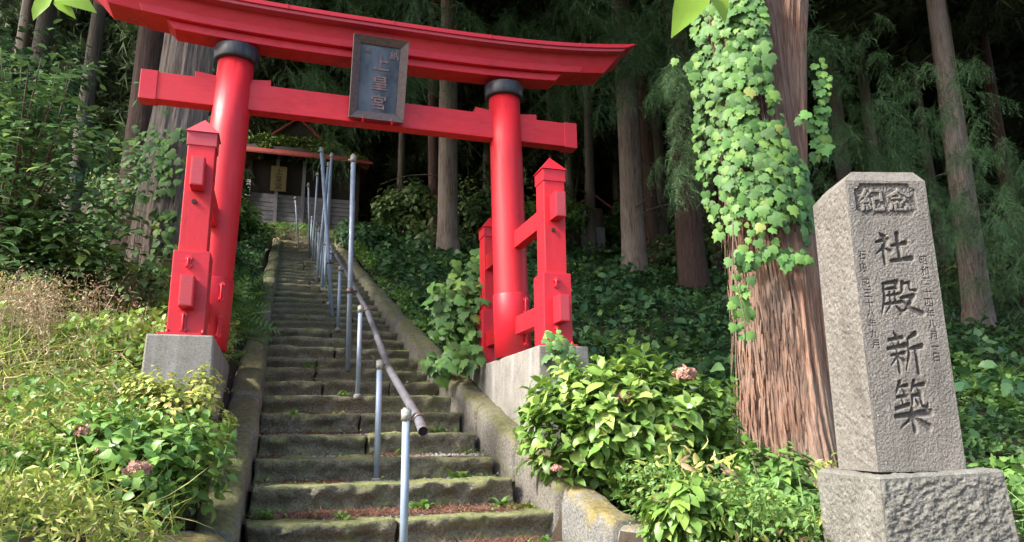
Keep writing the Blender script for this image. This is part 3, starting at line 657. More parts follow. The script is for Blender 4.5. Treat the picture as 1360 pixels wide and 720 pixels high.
def beam(name, lb, lt, hv, zb, zt, mat, parent=gate, n=40, roof=0.0, hv_top=None, bev=.006):
    V = []; F = []; hv_top = hv_top or hv
    for i in range(n + 1):
        f = -1 + 2 * i / n; ub, ut = f * lb, f * lt
        pr = [(ub, -hv, zb + curve(ub)), (ub, hv, zb + curve(ub)), (ut, hv_top, zt + curve(ut))]
        pr += [(ut, 0, zt + curve(ut) + roof)] if roof else []
        pr += [(ut, -hv_top, zt + curve(ut))]
        k = len(pr); V += [(a, b, zz(c)) for a, b, c in pr]
    for i in range(n):
        for j in range(k):
            F.append((i * k + j, i * k + (j + 1) % k, (i + 1) * k + (j + 1) % k, (i + 1) * k + j))
    F.append(tuple(range(k))[::-1]); F.append(tuple(n * k + j for j in range(k)))
    m = MB(); m.add(V, F); o = m.build(name, mat, parent, bev); return o
beam("lower_beam_layer", 1.88, 1.96, .115, 5.268, 5.350, M_REDH)
beam("top_beam_face", 2.16, 2.24, .165, 5.350, 5.545, M_REDH)
kasagi = beam("top_beam", 2.44, 2.62, .145, 5.356, 5.548, M_REDH, hv_top=.20)
beam("roof_board", 2.66, 2.78, .31, 5.575, 5.618, M_REDMETAL, kasagi, roof=.07, bev=.003)
for k in range(-2, 3):      # raised sheet joints on the roof board
    m = MB(); u = k * 1.0 + .1; c = curve(u); m.box(u - .005, u + .005, -.316, -.305, zz(5.573 + c), zz(5.621 + c)); m.build("sheet_joint", M_REDMETAL, kasagi)
beam("soffit_strip", 2.60, 2.66, .295, 5.540, 5.573, M_REDFADE, kasagi, bev=.002)
# pedestals
for s in (-1, 1):
    side = "left" if s < 0 else "right"
    z1 = 0.0; P0 = site("pedestal", ("grey concrete pedestal under the gate's left pillar, rising from the yellow weeds" if s < 0 else "grey concrete pedestal under the gate's right pillar, behind the hydrangea bush"), "pedestal", 0, 0, GZ)
    import bmesh
    bm = bmesh.new(); c = s * 1.485; h = .225
    bmesh.ops.create_grid(bm, x_segments=1, y_segments=1, size=1)
    for v in list(bm.verts): bm.verts.remove(v)
    bm.free()
    m = MB(); f = .03
    V = [(c - h - f, -1.15 - f, -1.5), (c + h + f, -1.15 - f, -1.5), (c + h + f, 1.16, -1.5), (c - h - f, 1.16, -1.5), (c - h, -1.15, -.006), (c + h, -1.15, -.006), (c + h, 1.12, -.006), (c - h, 1.12, -.006)]
    m.add(V, [(0, 3, 2, 1), (4, 5, 6, 7), (0, 1, 5, 4), (1, 2, 6, 5), (2, 3, 7, 6), (3, 0, 4, 7)]); m.build("block", M_CONC, P0, .012)
    m = MB(); m.box(c - .16, c + .14, -1.125, -.82, -.006, .012); m.build("foot_plate", M_REDMETAL, P0, .003)

# plaque
def plaque():
    p0 = Wp(-.015, -.10, 4.640); p1 = Wp(-.015, -.33, 5.40)
    root = tag(empty("shrine_plaque", tuple(p0)), "framed dark blue name plaque with faded pink characters hanging on the gate's lintel", "plaque")
    up = Vector(p1 - p0); H = up.length; up.normalize(); side = Vector(AU); nrm = side.cross(up).normalized()      # nrm points to the viewer (-v)
    if nrm.dot(Vector(AV)) > 0: nrm = -nrm
    Mx = Matrix((side, -nrm, up)).transposed().to_4x4(); root.matrix_world = Matrix.Translation(Vector(p0)) @ Mx
    w = .265
    def fr(x0, x1, z0, z1, ix0, ix1, iz0, iz1):      # one mitred frame bar: outer edge raised, inner edge low
        pass
    o = [(-w, 0), (w, 0), (w, H), (-w, H)]; i_ = [(-w + .075, .075), (w - .075, .075), (w - .075, H - .075), (-w + .075, H - .075)]
    for k in range(4):
        a, b, c, d = o[k], o[(k + 1) % 4], i_[(k + 1) % 4], i_[k]
        V = [(a[0], -.055, a[1]), (b[0], -.055, b[1]), (c[0], -.02, c[1]), (d[0], -.02, d[1]), (a[0], .03, a[1]), (b[0], .03, b[1]), (c[0], .03, c[1]), (d[0], .03, d[1])]
        m = MB(); m.add(V, [(0, 1, 2, 3), (7, 6, 5, 4), (0, 4, 5, 1), (1, 5, 6, 2), (2, 6, 7, 3), (3, 7, 4, 0)]); m.build("frame_bar", M_FRAMEWOOD, root, .003)
    m = MB(); m.box(-w + .07, w - .07, -.006, .015, .07, H - .07); pan = m.build("panel", M_PLAQUE, root)
    def glyph(name, s, cx, cz, sx, sz, mat, th=.006):
        V, F = text_mesh(s, .014); n = len(V); P = V * np.array([sx, sz]) + [cx, cz]
        VV = [(x, -.007 - th, z) for x, z in P]; me = bpy.data.meshes.new(name); me.from_pydata(VV, [], [tuple(f) for f in F]); me.materials.append(mat)
        g = obj(name, me, pan); sol = g.modifiers.new("thick", 'SOLIDIFY'); sol.thickness = th; return g
    for ch, cz in (("上", H * .70), ("皇", H * .465), ("宮", H * .225)): 
        g = glyph("character", ch, .012, cz, .155, .145, M_PINK)
    glyph("character", "奉", -.125, H * .82, .07, .07, M_DIMLETTER); glyph("character", "納", .135, H * .815, .085, .085, M_PINK)
    for x in (-.13, .15):
        m = MB(); m.box(x - .01, x + .01, -.05, .0, -.03, .0); m.tube([(x, -.045, -.01), (x, -.045, .022)], .010, 8); m.build("bracket", M_REDMETAL, root, .002)
plaque()

# ================================================================== HANDRAIL AND POLES
hr = site("handrail", "steel tube handrail on short posts running up the middle of the stairs", "handrail", 0, -2.4, .7)
def L_(u, v, z): return tuple(np.array([u, v + 2.4, z - .7]))
posts = [-2.42, -.78, .9, 4.05, 6.2, 7.75, 9.35, 10.9, 12.5, 14.0, 15.6]
def stair_z(v): return Z0 + RISE * math.floor((v - V0) / RUN) - .02
tops = []
for i, v in enumerate(posts):
    z0, z1 = stair_z(v), Z0 + .3587 * (v - V0) + (.93 if v > 0 else .79 if v > -1 else .93)
    if v < -2: z1 = 1.755
    u0 = {0: -.055, 1: .0, 2: .01}.get(i, .03)
    m = MB(); m.tube([L_(u0, v, z0), L_(u0 + (.0 if i else -.0), v, z1)], .0243, 16); p = m.build("post", M_GALV, hr)
    m = MB(); m.tube([L_(u0, v, z0 + .0), L_(u0, v, z0 + .035), L_(u0, v, z0 + .05)], .05, 12, r2=.032); m.build("mortar_collar", M_CONC, p)
    m = MB(); m.tube([L_(u0, v, z1 - .055), L_(u0, v, z1 + .012)], .031, 14); m.tube([L_(u0, v, z1 + .010), L_(u0, v, z1 + .022)], .02, 10); m.build("cap", M_CAP, p)
    rz = z1 - .045; tops.append((u0 + .075, v, rz))
    m = MB(); m.box(*[0] * 6) if False else None
    m.tube([L_(u0 + .02, v, rz), L_(u0 + .075, v, rz)], .016, 10); m.tube([L_(u0 + .075, v - .022, rz - .008), L_(u0 + .075, v + .022, rz + .008)], .038, 14); m.build("clamp", M_CLAMP, p)
pts = [(.09, -2.60, 1.655)] + tops[0:1] + tops[1:]
m = MB(); rp = [L_(*p) for p in pts]
rp[0] = L_(tops[0][0] - .01, -2.62, tops[0][2] - .075)
m.tube(rp, .029, 18, cap=False); m.build("rail", M_RAIL, hr)
a, b = Vector(rp[0]), Vector(rp[1]); d = (b - a).normalized(); m = MB(); m.tube([a + d * .02, a + d * .25], .0245, 14); m.build("rail_inside", M_INSIDE, hr)
poles = [((-.0, 1.945), (-.12, 2.5, 5.5), .03, "tall upright steel pole standing beside the handrail, nearest of the tall poles"),
         ((.02, 5.1), (-.247, 5.7, 6.55), .03, "tall steel pole leaning left beyond the nearest tall pole"),
         ((-.02, 7.73), (.07, 8.0, 7.36), .028, "tall steel pole leaning right that crosses the left leaning pole"),
         ((-.05, 9.3), (.07, 9.0, 7.53), .027, "thin steel pole right behind the crossing poles on the stairs"),
         ((-.04, 11.95), (-.07, 10.9, 7.95), .024, "thin steel pole leaning towards the foot of the stairs, before the plank wall"),
         ((-.05, 13.5), (-.22, 12.5, 8.2), .024, "thin upright pole before the shrine's yellow signboard"),
         ((-.3, 15.6), (-.5, 15.0, 8.6), .022, "dark thin pole at the top of the stairs, left of the other poles")]
for (u0, v0), (u1, v1, z1), r, lab in poles:
    z0 = stair_z(v0); root = site("steel_pole", lab, "pole", u0, v0, z0); root['group'] = "tall steel poles along the stairs"
    if lab.startswith("tall upright"): u1, v1, z1 = u0 - .03, v0 + .02, 5.02
    M_ = lambda u, v, z: (u - u0, v - v0, z - z0)
    m = MB(); m.tube([(0, 0, 0), M_(u1, v1, z1)], r, 14); m.build("tube", M_GALV, root)
    d = Vector(M_(u1, v1, z1)).normalized(); t = Vector(M_(u1, v1, z1))
    m = MB(); m.tube([t - d * .06, t + d * .03], r * 1.25, 12); m.tube([t + d * .03, t + d * .05], r * .7, 10); m.tube([t + Vector((-.06, 0, -.03)), t + Vector((0, 0, -.03))], r * .5, 8); m.build("cap", M_CAP, root)
    if r > .027:
        q = d * ((Z0 + .3587 * (v0 - V0) + .93 - z0)); m = MB(); m.tube([q - d * .03, q + d * .03], r * 1.35, 12); m.tube([q, q + Vector((.08, 0, 0))], .018, 8); m.build("clamp", M_CLAMP, root)

# ================================================================== STONE MONUMENT
def monument():
    D = 3.5; yaw = rad(3.0)
    c0 = np.array([1.722, 3.62, 0.0]); zb = 1.42                       # front left corner of the shaft foot
    root = tag(empty("stone_monument", (c0[0], c0[1], zb - .6), 0), "leaning square granite memorial pillar carved with large characters on a rough stone base", "monument")
    root.rotation_euler = (0, 0, yaw)
    w0, w1, dpt0, dpt1, H = .430, .426, .39, .375, 1.515
    # shaft: front face grid, others coarser; coordinates x right, y back, z up, origin at front-left foot
    nx, nz = 200, 640
    xs, zs = np.linspace(0, 1, nx), np.linspace(0, 1, nz)
    Hf = H - .060
    X = xs * w1; Y = zs * Hf; inset = (w0 - w1) / 2
    depth = np.zeros((nx, nz)); cx = w1 / 2 + .012
    px = (X[-1]) / 108.0
    for key, ccx, cz, sx, sz in (('sha', .210, 1.095, .190, .178), ('den', .214, .838, .205, .188), ('shin', .206, .567, .180, .205), ('chiku', .205, .308, .180, .235)):
        raster_brush(depth, key, ccx, cz, sx, sz, X, Y)
    small = np.zeros((nx, nz))
    for i, ch in enumerate("昭和二十四年八月一日"): raster_text(small, ch, .360, 1.030 - i * .0545, .040, .044, X, Y)
    for i, ch in enumerate("石段"): raster_text(small, ch, .046, 1.055 - i * .064, .040, .046, X, Y)
    for i, ch in enumerate("昭三十八年九月"): raster_text(small, ch, .050 + .002 * i, .912 - i * .051, .040, .043, X, Y)
    # sunk panel with raised characters
    gx, gz = np.meshgrid(X, Y, indexing='ij'); pcx, pcz, pw, ph = .206, 1.352, .162, .088
    ax, az = np.abs(gx - pcx), np.abs(gz - pcz); pan = ((ax < pw) & (az < ph)) & ~(np.hypot(ax - pw, az - ph) < .030)
    ki = np.zeros((nx, nz)); raster_text(ki, "紀", pcx - .070, pcz, .122, .125, X, Y); raster_text(ki, "念", pcx + .072, pcz, .122, .125, X, Y)
    for _ in range(1):
        k2 = ki.copy(); k2[1:] = np.maximum(k2[1:], ki[:-1]); k2[:, 1:] = np.maximum(k2[:, 1:], ki[:, :-1]); ki = k2
    def blur(a, k=1):
        for _ in range(k):
            a = (a + np.roll(a, 1, 0) + np.roll(a, -1, 0) + np.roll(a, 1, 1) + np.roll(a, -1, 1)) / 5
        return a
    dep = -.015 * blur(depth, 1) - .0055 * blur(small, 1) * (1) + np.where(pan, -.011 + .010 * blur(ki, 1), 0)
    dep += np.where(pan & (ki < .5), .0035 * vnoise(np.stack([gx * 130, gz * 130, gx * 0], -1), 3), 0)
    rough = .0013 * fbm(np.stack([gx * 130, gz * 130, gx * 0], -1), 3, 9) + .0016 * fbm(np.stack([gx * 9, gz * 9, gx * 0], -1), 2, 2)
    edge = np.minimum(np.minimum(gx, w1 - gx), gz) ; em = sstep(edge, 0, .01)
    dep = (dep + rough) * em
    V = np.stack([inset + gx + (gx / w1 - .5) * (w0 - w1) * (1 - gz / Hf), (gz / Hf) * (dpt0 - dpt1) / 2 - dep, gz], -1).reshape(-1, 3)
    i, j = np.meshgrid(np.arange(nx - 1), np.arange(nz - 1), indexing='ij'); a = i * nz + j
    F = np.stack([a, a + nz, a + nz + 1, a + 1], -1).reshape(-1, 4)
    stroke_shade = (blur(depth, 1) * .62 + blur(small, 1) * .48 + np.where(pan, .22 * (1 - blur(ki, 1)) + .12, 0)).clip(0, 1).reshape(-1)  # recess shade painted into the strokes and the panel
    parts = [(V, F, stroke_shade)]
    def side(corner0, corner1, top0, top1, n1, n2, seed, amp=.004):
        c0_, c1_, t0_, t1_ = map(np.array, (corner0, corner1, top0, top1)); s, t = np.meshgrid(np.linspace(0, 1, n1), np.linspace(0, 1, n2), indexing='ij'); s3, t3 = s[..., None], t[..., None]
        P = (c0_ * (1 - s3) + c1_ * s3) * (1 - t3) + (t0_ * (1 - s3) + t1_ * s3) * t3
        nrm = np.cross(c1_ - c0_, t0_ - c0_); nrm = nrm / np.linalg.norm(nrm); e = sstep(np.minimum(np.minimum(s, 1 - s), np.minimum(t, 1 - t)), 0, .03)
        tool = fbm(np.stack([P[..., 1] * 60 + P[..., 2] * 25, P[..., 2] * 55 - P[..., 1] * 20, P[..., 0] * 40], -1), 3, seed)
        P = P + nrm * (e * (amp * tool + amp * .8 * fbm(P * 12, 2, seed)))[..., None]
        i, j = np.meshgrid(np.arange(n1 - 1), np.arange(n2 - 1), indexing='ij'); a = i * n2 + j
        return (P.reshape(-1, 3), np.stack([a, a + n2, a + n2 + 1, a + 1], -1).reshape(-1, 4), np.zeros(P.size // 3))
    yb0, yf1, yb1 = dpt0, (dpt0 - dpt1) / 2, dpt0 - (dpt0 - dpt1) / 2
    A0, B0, C0, D0 = (0, 0, 0), (w0, 0, 0), (w0, yb0, 0), (0, yb0, 0)
    A1, B1, C1, D1 = (inset, yf1, Hf), (inset + w1, yf1, Hf), (inset + w1, yb1, Hf - .02), (inset, yb1, Hf - .02)
    parts.append(side(D0, A0, D1, A1, 90, 330, 3, .0045)); parts.append(side(B0, C0, B1, C1, 30, 80, 4)); parts.append(side(C0, D0, C1, D1, 20, 60, 5))
    q = .06; E1, F1, G1, H1 = (inset + q, yf1 + .035, H), (inset + w1 - q * .6, yf1 + .035, H), (inset + w1 - q * .6, yb1 - q, H - .01), (inset + q, yb1 - q, H - .01)
    parts.append(side(A1, B1, E1, F1, 50, 12, 6, .002)); parts.append(side(B1, C1, F1, G1, 20, 10, 6, .002)); parts.append(side(C1, D1, G1, H1, 20, 10, 7, .002)); parts.append(side(D1, A1, H1, E1, 30, 10, 8, .002)); parts.append(side(E1, F1, H1, G1, 30, 20, 9, .002))
    V, F, T = join(parts); sh = obj("shaft", npmesh("shaft", V, F, M_MONO, True, T), root, (0, 0, .6))
    # rough base block
    bx0, bx1, by0, by1, bh = -.045, w0 + .142, -.085, w0 + .10, .95
    A0, B0, C0, D0 = (bx0 - .0, by0, -bh), (bx1 + .05, by0, -bh), (bx1 + .05, by1, -bh), (bx0 - .0, by1, -bh)
    A1, B1, C1, D1 = (bx0, by0, -.012), (bx1, by0 + .03, .012), (bx1, by1, .012), (bx0 - .01, by1, -.005)
    r = .018; ins = lambda p, sx, sy: (p[0] + sx * r, p[1] + sy * r, p[2] + r * .8)
    parts = [side(A0, B0, A1, B1, 190, 260, 13, .0065), side(D0, A0, D1, A1, 130, 240, 14, .0055), side(B0, C0, B1, C1, 40, 60, 15, .010), side(C0, D0, C1, D1, 20, 30, 16, .01)]
    E1, F1, G1, H1 = ins(A1, 1, 1), ins(B1, -1, 1), ins(C1, -1, -1), ins(D1, 1, -1)
    parts += [side(A1, B1, E1, F1, 60, 5, 6, .002), side(B1, C1, F1, G1, 30, 5, 6, .002), side(C1, D1, G1, H1, 20, 5, 7, .002), side(D1, A1, H1, E1, 40, 5, 8, .002), side(E1, F1, H1, G1, 60, 60, 9, .004)]
    V, F, T = join(parts); obj("base", npmesh("base", V, F, M_MONOB, True, T), root, (0, 0, .585))
monument()

# ================================================================== SHRINE HALL
def shrine():
    root = site("shrine_hall", "weathered wooden shrine hall with rusty red eave at the top of the stairs", "shrine", -.15, 21.0, 8.62)
    B = lambda: MB()
    m = B(); m.box(-2.0, 2.1, -1.0, 2.5, -.3, .25); m.build("stone_footing", M_CONC, root, .02)
    m = B(); m.box(-1.85, 1.95, -.55, 2.3, .25, 3.1); m.build("inner_wall", M_WOODDARK, root)
    for k in range(9):      # horizontal plank front
        m = B(); z = .30 + k * .165; m.box(-1.9, 1.98, -.62 - .012 * (k % 2), -.56, z, z + .15); m.build("plank", M_PLANK, root, .004)
    for x in (-1.9, -.95, .0, .95, 1.98):
        m = B(); m.box(x - .06, x + .06, -.72, -.60, .2, 3.1); m.build("wall_post", M_WOODDARK if abs(x) > 1.5 else M_PLANK, root, .005)
    m = B(); m.box(-2.05, 2.12, -.95, -.66, .25, .36); m.build("step_board", M_PLANK, root, .005)
    # roof: front skirt with red edge, mossy slope, gable
    eav = [(-2.75, -1.5, 3.05), (2.35, -1.5, 3.05), (.9, .3, 4.45), (-1.5, .3, 4.45)]
    m = B(); m.add(eav + [(a, b, c - .06) for a, b, c in eav], [(0, 1, 2, 3), (7, 6, 5, 4), (0, 4, 5, 1), (1, 5, 6, 2), (2, 6, 7, 3), (3, 7, 4, 0)]); rf = m.build("roof", M_WOODDARK, root)
    m = B(); m.add([(-2.8, -1.58, 3.02), (2.42, -1.58, 3.02), (2.1, -1.22, 3.29), (-2.45, -1.22, 3.29), (-2.8, -1.58, 2.96), (2.42, -1.58, 2.96)], [(0, 1, 2, 3), (4, 5, 1, 0)]); m.build("red_eave", M_ROOFRED, rf)
    for sx, x0, x1 in ((-1, -2.75, -1.5), (1, 2.35, .9)):
        V = [(x0, -1.5, 3.04), (x0, 3.0, 3.04), (x1, 1.8, 4.45), (x1, .3, 4.45)]
        m = B(); m.add(V, [(0, 1, 2, 3)] if sx > 0 else [(3, 2, 1, 0)]); m.build("side_slope", M_ROOFRED, rf)
    gx = -.3
    m = B(); m.add([(gx - .8, .15, 4.4), (gx + .8, .15, 4.4), (gx, .15, 5.08), (gx - .8, 2.2, 4.4), (gx + .8, 2.2, 4.4), (gx, 2.2, 5.08)], [(0, 1, 2), (1, 4, 5, 2), (0, 2, 5, 3)]); m.build("gable", M_WOODDARK, rf)
    for s in (-1, 1):
        a, b = Vector((gx + s * .95, .05, 4.33)), Vector((gx, .05, 5.14)); dd = Vector((0, 0, .09))
        V = [a, b, b + dd, a + dd]; V = V + [p + Vector((0, .16, 0)) for p in V]
        m = B(); m.add(V, [(0, 1, 2, 3), (7, 6, 5, 4), (0, 4, 5, 1), (1, 5, 6, 2), (2, 6, 7, 3), (3, 7, 4, 0)]); m.build("barge_board", M_ROOFRED, rf)
    n = 9000; s, t = RNG.random(n), RNG.random(n) ** .8; a = np.array(eav, float)
    P = (a[0] * (1 - s[:, None]) + a[1] * s[:, None]) * (1 - t[:, None]) + (a[3] * (1 - s[:, None]) + a[2] * s[:, None]) * t[:, None]
    P = P[(fbm(P * 1.5, 2, 3) + .9 * (P[:, 1] + .9)) > -.1]
    leafcloud("roof_moss", T_simple(.8), P + [0, 0, .03], RNG.uniform(.06, .16, len(P)), L_ROOFMOSS, rf, 1.0, kind='stuff')
    m = B(); m.box(-1.17, -.62, -.80, -.75, 1.85, 2.80); sg = m.build("signboard", M_SIGN, root, .004)
    for k, ch in enumerate("上皇宮"):
        V, F = text_mesh(ch); me = bpy.data.meshes.new("character"); me.from_pydata([(x * .25 - .895, -.806, z * .25 + 2.60 - k * .285) for x, z in V], [], [tuple(f) for f in F]); me.materials.append(M_INK); obj("character", me, sg)
    m = B(); m.box(-2.3, -1.85, -.9, -.88, 1.55, 2.15); m.build("pale_sheet", M_WHITE, root)
shrine()
def small_shrine():
    P = Wp(10.45, 18.3, 0); z = 9.25; root = site("small_shrine", "small dark wooden shrine hut with a pale paper notice between the cedar trunks", "shrine", 10.45, 18.3, z); root.scale = (.52, .52, .52)
    m = MB(); m.box(-.95, .95, -.7, .9, -2.6, .25); m.build("footing", M_CONC, root)
    m = MB(); m.box(-.8, .8, -.55, .8, .25, 1.75); m.build("wall", M_HUT, root)
    for x in (-.8, 0, .8): m = MB(); m.box(x - .06, x + .06, -.62, -.54, .25, 1.75); m.build("wall_post", M_BARKRED, root)
    for s in (-1, 1):
        a = [(0, -1.1, 2.55), (s * 1.5, -1.1, 1.62), (s * 1.5, 1.1, 1.62), (0, 1.1, 2.55)]; V = a + [(p[0], p[1], p[2] + .07) for p in a]
        m = MB(); m.add(V, [(0, 1, 2, 3), (7, 6, 5, 4), (0, 4, 5, 1), (1, 5, 6, 2), (2, 6, 7, 3), (3, 7, 4, 0)]); rf = m.build("roof", M_WOODDARK, root)
        m = MB(); m.add([(0, -1.13, 2.50), (s * 1.52, -1.13, 1.56), (s * 1.52, -1.13, 1.70), (0, -1.13, 2.66)], [(0, 1, 2, 3)]); m.build("red_edge", M_ROOFRED, rf)
    m = MB(); m.box(-.72, -.30, -.645, -.635, .95, 1.45); m.build("paper_notice", M_PAPER, root)
small_shrine()

# ================================================================== TREES
def gz(x, y): return float(ground_h(np.array(x), np.array(y)))
def trunk_verts(r0, h, lean, seed, nseg=18, nring=22, flare=.45, ridge=.04, taper=.45, fh=.5, pw=1.0, rfreq=3.2, fine=0.0):
    t = np.linspace(0, 1, nring + 1) ** pw; a = np.linspace(0, 2 * np.pi, nseg, endpoint=False)
    T, A = np.meshgrid(t, a, indexing='ij'); Z = T * h
    R = r0 * (1 - T * taper) * (1 + flare * np.exp(-Z / fh))
    wob = vnoise(np.stack([T * 3 + seed, T * 0, T * 0], -1), seed) * r0 * .3
    Pn = np.stack([np.cos(A) * rfreq + seed, np.sin(A) * rfreq, Z * .18 / max(r0, .2)], -1)
    rid = fbm(Pn, 3, seed); root = fbm(np.stack([np.cos(A) * 1.4 + seed, np.sin(A) * 1.4, Z * .1], -1), 2, seed + 5) * np.exp(-Z / fh)
    R = R * (1 + ridge * rid + .35 * root)
    if fine:
        tw_ = A + .10 * vnoise(np.stack([np.cos(A) * 2, np.sin(A) * 2, Z * .7], -1), seed + 11)
        f1 = np.abs(vnoise(np.stack([np.cos(tw_) * 13, np.sin(tw_) * 13, Z * .9], -1), seed + 12)); f2 = np.abs(vnoise(np.stack([np.cos(tw_) * 27, np.sin(tw_) * 27, Z * 2.2], -1), seed + 13))
        R = R * (1 - fine * (1 - f1) ** 4 * 1.2 - fine * .45 * (1 - f2) ** 3 + fine * .5)
    X = R * np.cos(A) + lean[0] * T + wob; Y = R * np.sin(A) + lean[1] * T
    V = np.stack([X, Y, Z - .25], -1).reshape(-1, 3)
    i, j = np.meshgrid(np.arange(nring), np.arange(nseg), indexing='ij'); q = i * nseg + j; w = i * nseg + (j + 1) % nseg
    F = np.stack([q, w, w + nseg, q + nseg], -1).reshape(-1, 4); return V, F
def T_needle(n=9):
    V, F = [], []
    for i in range(n):
        t = i / n; l = .15 * (1 - .55 * t)
        for s in (-1, 1):
            b = len(V); V += [(0, t, -.10 * t), (0, t + .045, -.10 * t), (s * l, t + l * 1.25, -.04 - .12 * t)]; F += [(b, b + 1, b + 2)]
    b = len(V); V += [(-.012, 0, 0), (.012, 0, 0), (0, 1.12, -.14)]; F += [(b, b + 1, b + 2)]
    return np.array(V), np.array(F)
def cedar_frond(seed, nt=13, fine=True):
    r = np.random.default_rng(seed); pos, nrm, tip, size = [], [], [], []
    for i in range(nt):
        t = .12 + .88 * i / nt; p = np.array([0, t, -.35 * t * t])
        for s in (-1, 1):
            L = .50 * (1 - t * .62) * r.uniform(.6, 1.25); d = np.array([s * (.85 - .5 * t), .45 + r.normal(0, .15), -.35 - r.uniform(0, .7)]); d /= np.linalg.norm(d)
            for k in range(9 if fine else 3):
                q = p + d * L * (k / (7 if fine else 3)) + np.array([0, 0, -.12 * (k / 7) ** 2]); dd = d + r.normal(0, .4, 3) + np.array([0, .1, -.35 - .1 * k])
                pos.append(q); tip.append(dd); nrm.append(r.normal(0, .5, 3) + [0, 0, 1]); size.append((L * r.uniform(.38, .6) + .05) * (.72 if fine else 1))
    return np.array(pos), np.array(nrm), np.array(tip), np.array(size)
FR = []
for s in range(3):
    p, n_, t_, s_ = cedar_frond(s, 13, True); V, F, T = batch(T_needle(), p, n_, t_, s_, np.random.default_rng(s).random(len(p)) * .9)
    st = (np.array([(-.007, 0, 0), (.007, 0, 0), (-.005, .5, -.09), (.005, .5, -.09), (0, 1, -.35)]), np.array([(0, 1, 3), (0, 3, 2), (2, 3, 4)]))
    V2, F2, T2 = batch(st, np.zeros((1, 3)), np.array([[0, 0, 1.]]), np.array([[0, 1., 0]]), [1.0], [.1]); V, F, T = join([(V, F, T), (V2, F2, T2)])
    FR.append(npmesh("frond", V, F, L_CEDARN, False, T))
def crown_mesh(seed, nfr, h, r, mat, wide=False):
    rg = np.random.default_rng(seed); fp, fn, ft, fs = cedar_frond(seed, 6, False); parts = []
    t = rg.random(nfr) ** .9; az = rg.random(nfr) * 2 * np.pi; rr = r * (1 - t) ** .7 * rg.uniform(.15, .85, nfr) + .15
    base = np.stack([np.cos(az) * rr, np.sin(az) * rr, t * h], -1); out = np.stack([np.cos(az), np.sin(az), rg.uniform(-.55, .25, nfr)], -1); out /= np.linalg.norm(out, axis=1, keepdims=True)
    up = np.tile([0, 0, 1.], (nfr, 1)) + rg.normal(0, .25, (nfr, 3)); R = frames(up, out); sc = rg.uniform(1.0, 1.9, nfr)
    m = len(fp)
    def tr(v): return (np.einsum('vk,nkj->nvj', v, R))
    P = (tr(fp) * sc[:, None, None] + base[:, None, :]).reshape(-1, 3); N = tr(fn).reshape(-1, 3); Tp = tr(ft).reshape(-1, 3); S = (fs[None] * sc[:, None]).reshape(-1) * 1.5
    tint = np.clip(np.repeat(rg.random(nfr), m) * .6 + rg.random(nfr * m) * .4, 0, .97)
    tpw = (np.array([(-.02, 0, 0), (.02, 0, 0), (0, 1, -.2), (-.40, .7, -.05), (.38, .75, -.1), (0, .22, 0)]), np.array([(0, 1, 2), (0, 5, 3), (5, 1, 4)]))
    V, F, T = batch(tpw if wide else T_needle(4), P, N, Tp, S * (1 if wide else .9), tint)
    return npmesh("crown", V, F, mat, False, T)
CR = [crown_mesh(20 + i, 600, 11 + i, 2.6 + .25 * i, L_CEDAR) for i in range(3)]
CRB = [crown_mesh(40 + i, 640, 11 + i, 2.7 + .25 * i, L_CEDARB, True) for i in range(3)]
TRK = {}
_tr = random.Random(9)
def tree(label, x, y, dia, h=20, bark=M_BARKDK, lean=(0, 0), crown_z=9.0, crown=True, group=None, cs=1.0, name="cedar_tree", seed=None, twigs=0, near_crown=False, nseg=20, nring=26, **kw):
    seed = seed if seed is not None else _tr.randint(0, 999); z = gz(x, y)
    root = tag(empty(name, (x, y, z - .05)), label, "tree", group)
    V, F = trunk_verts(dia / 2, h, lean, seed, nseg, nring, **kw); obj("trunk", npmesh("trunk", V, F, bark, True), root)
    if crown:
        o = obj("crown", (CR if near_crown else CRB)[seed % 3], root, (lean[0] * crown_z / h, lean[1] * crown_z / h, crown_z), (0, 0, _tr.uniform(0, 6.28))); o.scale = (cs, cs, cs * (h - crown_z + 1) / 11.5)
    for k in range(twigs):
        zz_ = _tr.uniform(2.0, min(crown_z, 9)); az = _tr.uniform(0, 6.28); L = _tr.uniform(.7, 2.0); r1 = dia / 2 * .6; cx_, cy_ = lean[0] * zz_ / h, lean[1] * zz_ / h
        p = [Vector((cx_ + math.cos(az) * r1, cy_ + math.sin(az) * r1, zz_))]; dz = _tr.uniform(-.25, .3)
        for q in range(4): p.append(p[-1] + Vector((math.cos(az + _tr.uniform(-.3, .3)), math.sin(az + _tr.uniform(-.3, .3)), dz - .12 * q + _tr.uniform(-.1, .1))) * L / 4)
        m = MB(); m.tube(p, .022, 5, r2=.006); m.build("dead_branch", M_TWIG, root)
    return root
D1 = "cedars standing in the dark wood"
tree("broad straight brown cedar trunk rising behind the lintel, between plaque and right pillar", -2.09, 22.2, .66, 22, M_BARKGREY, (.0, 0), 12, twigs=3, seed=1, nseg=28, nring=40)
tree("dark trunk close against the left of the broad brown trunk behind the gate", -2.62, 23.8, .42, 20, M_BARKRED, (-.1, 0), 11, seed=2)
tree("slim dark trunk between the shrine eave and the broad brown trunk", -4.2, 26.5, .30, 19, M_BARKDK, (.1, 0), 10, seed=3)
tree("thick pale grey cedar trunk with flared foot, right of the gate's right end", 3.75, 21.8, .74, 22, M_BARKGREY, (-.35, 0), 12.5, twigs=5, seed=5, nseg=28, nring=40)
tree("dark red trunk half hidden behind the thick pale grey trunk", 5.0, 25.0, .50, 20, M_BARKRED, (-.2, 0), 11, seed=6)
tree("thick dark reddish trunk standing alone left of the ivy covered cedar", 5.14, 20.2, .80, 22, M_BARKRED, (-.2, 0), 13, twigs=2, seed=7, nseg=28, nring=40)
tree("dark trunk between the pale grey trunk and the thick reddish one, farther back", 6.0, 28.2, .5, 19, M_BARKDK, (-.2, 0), 9, seed=8)
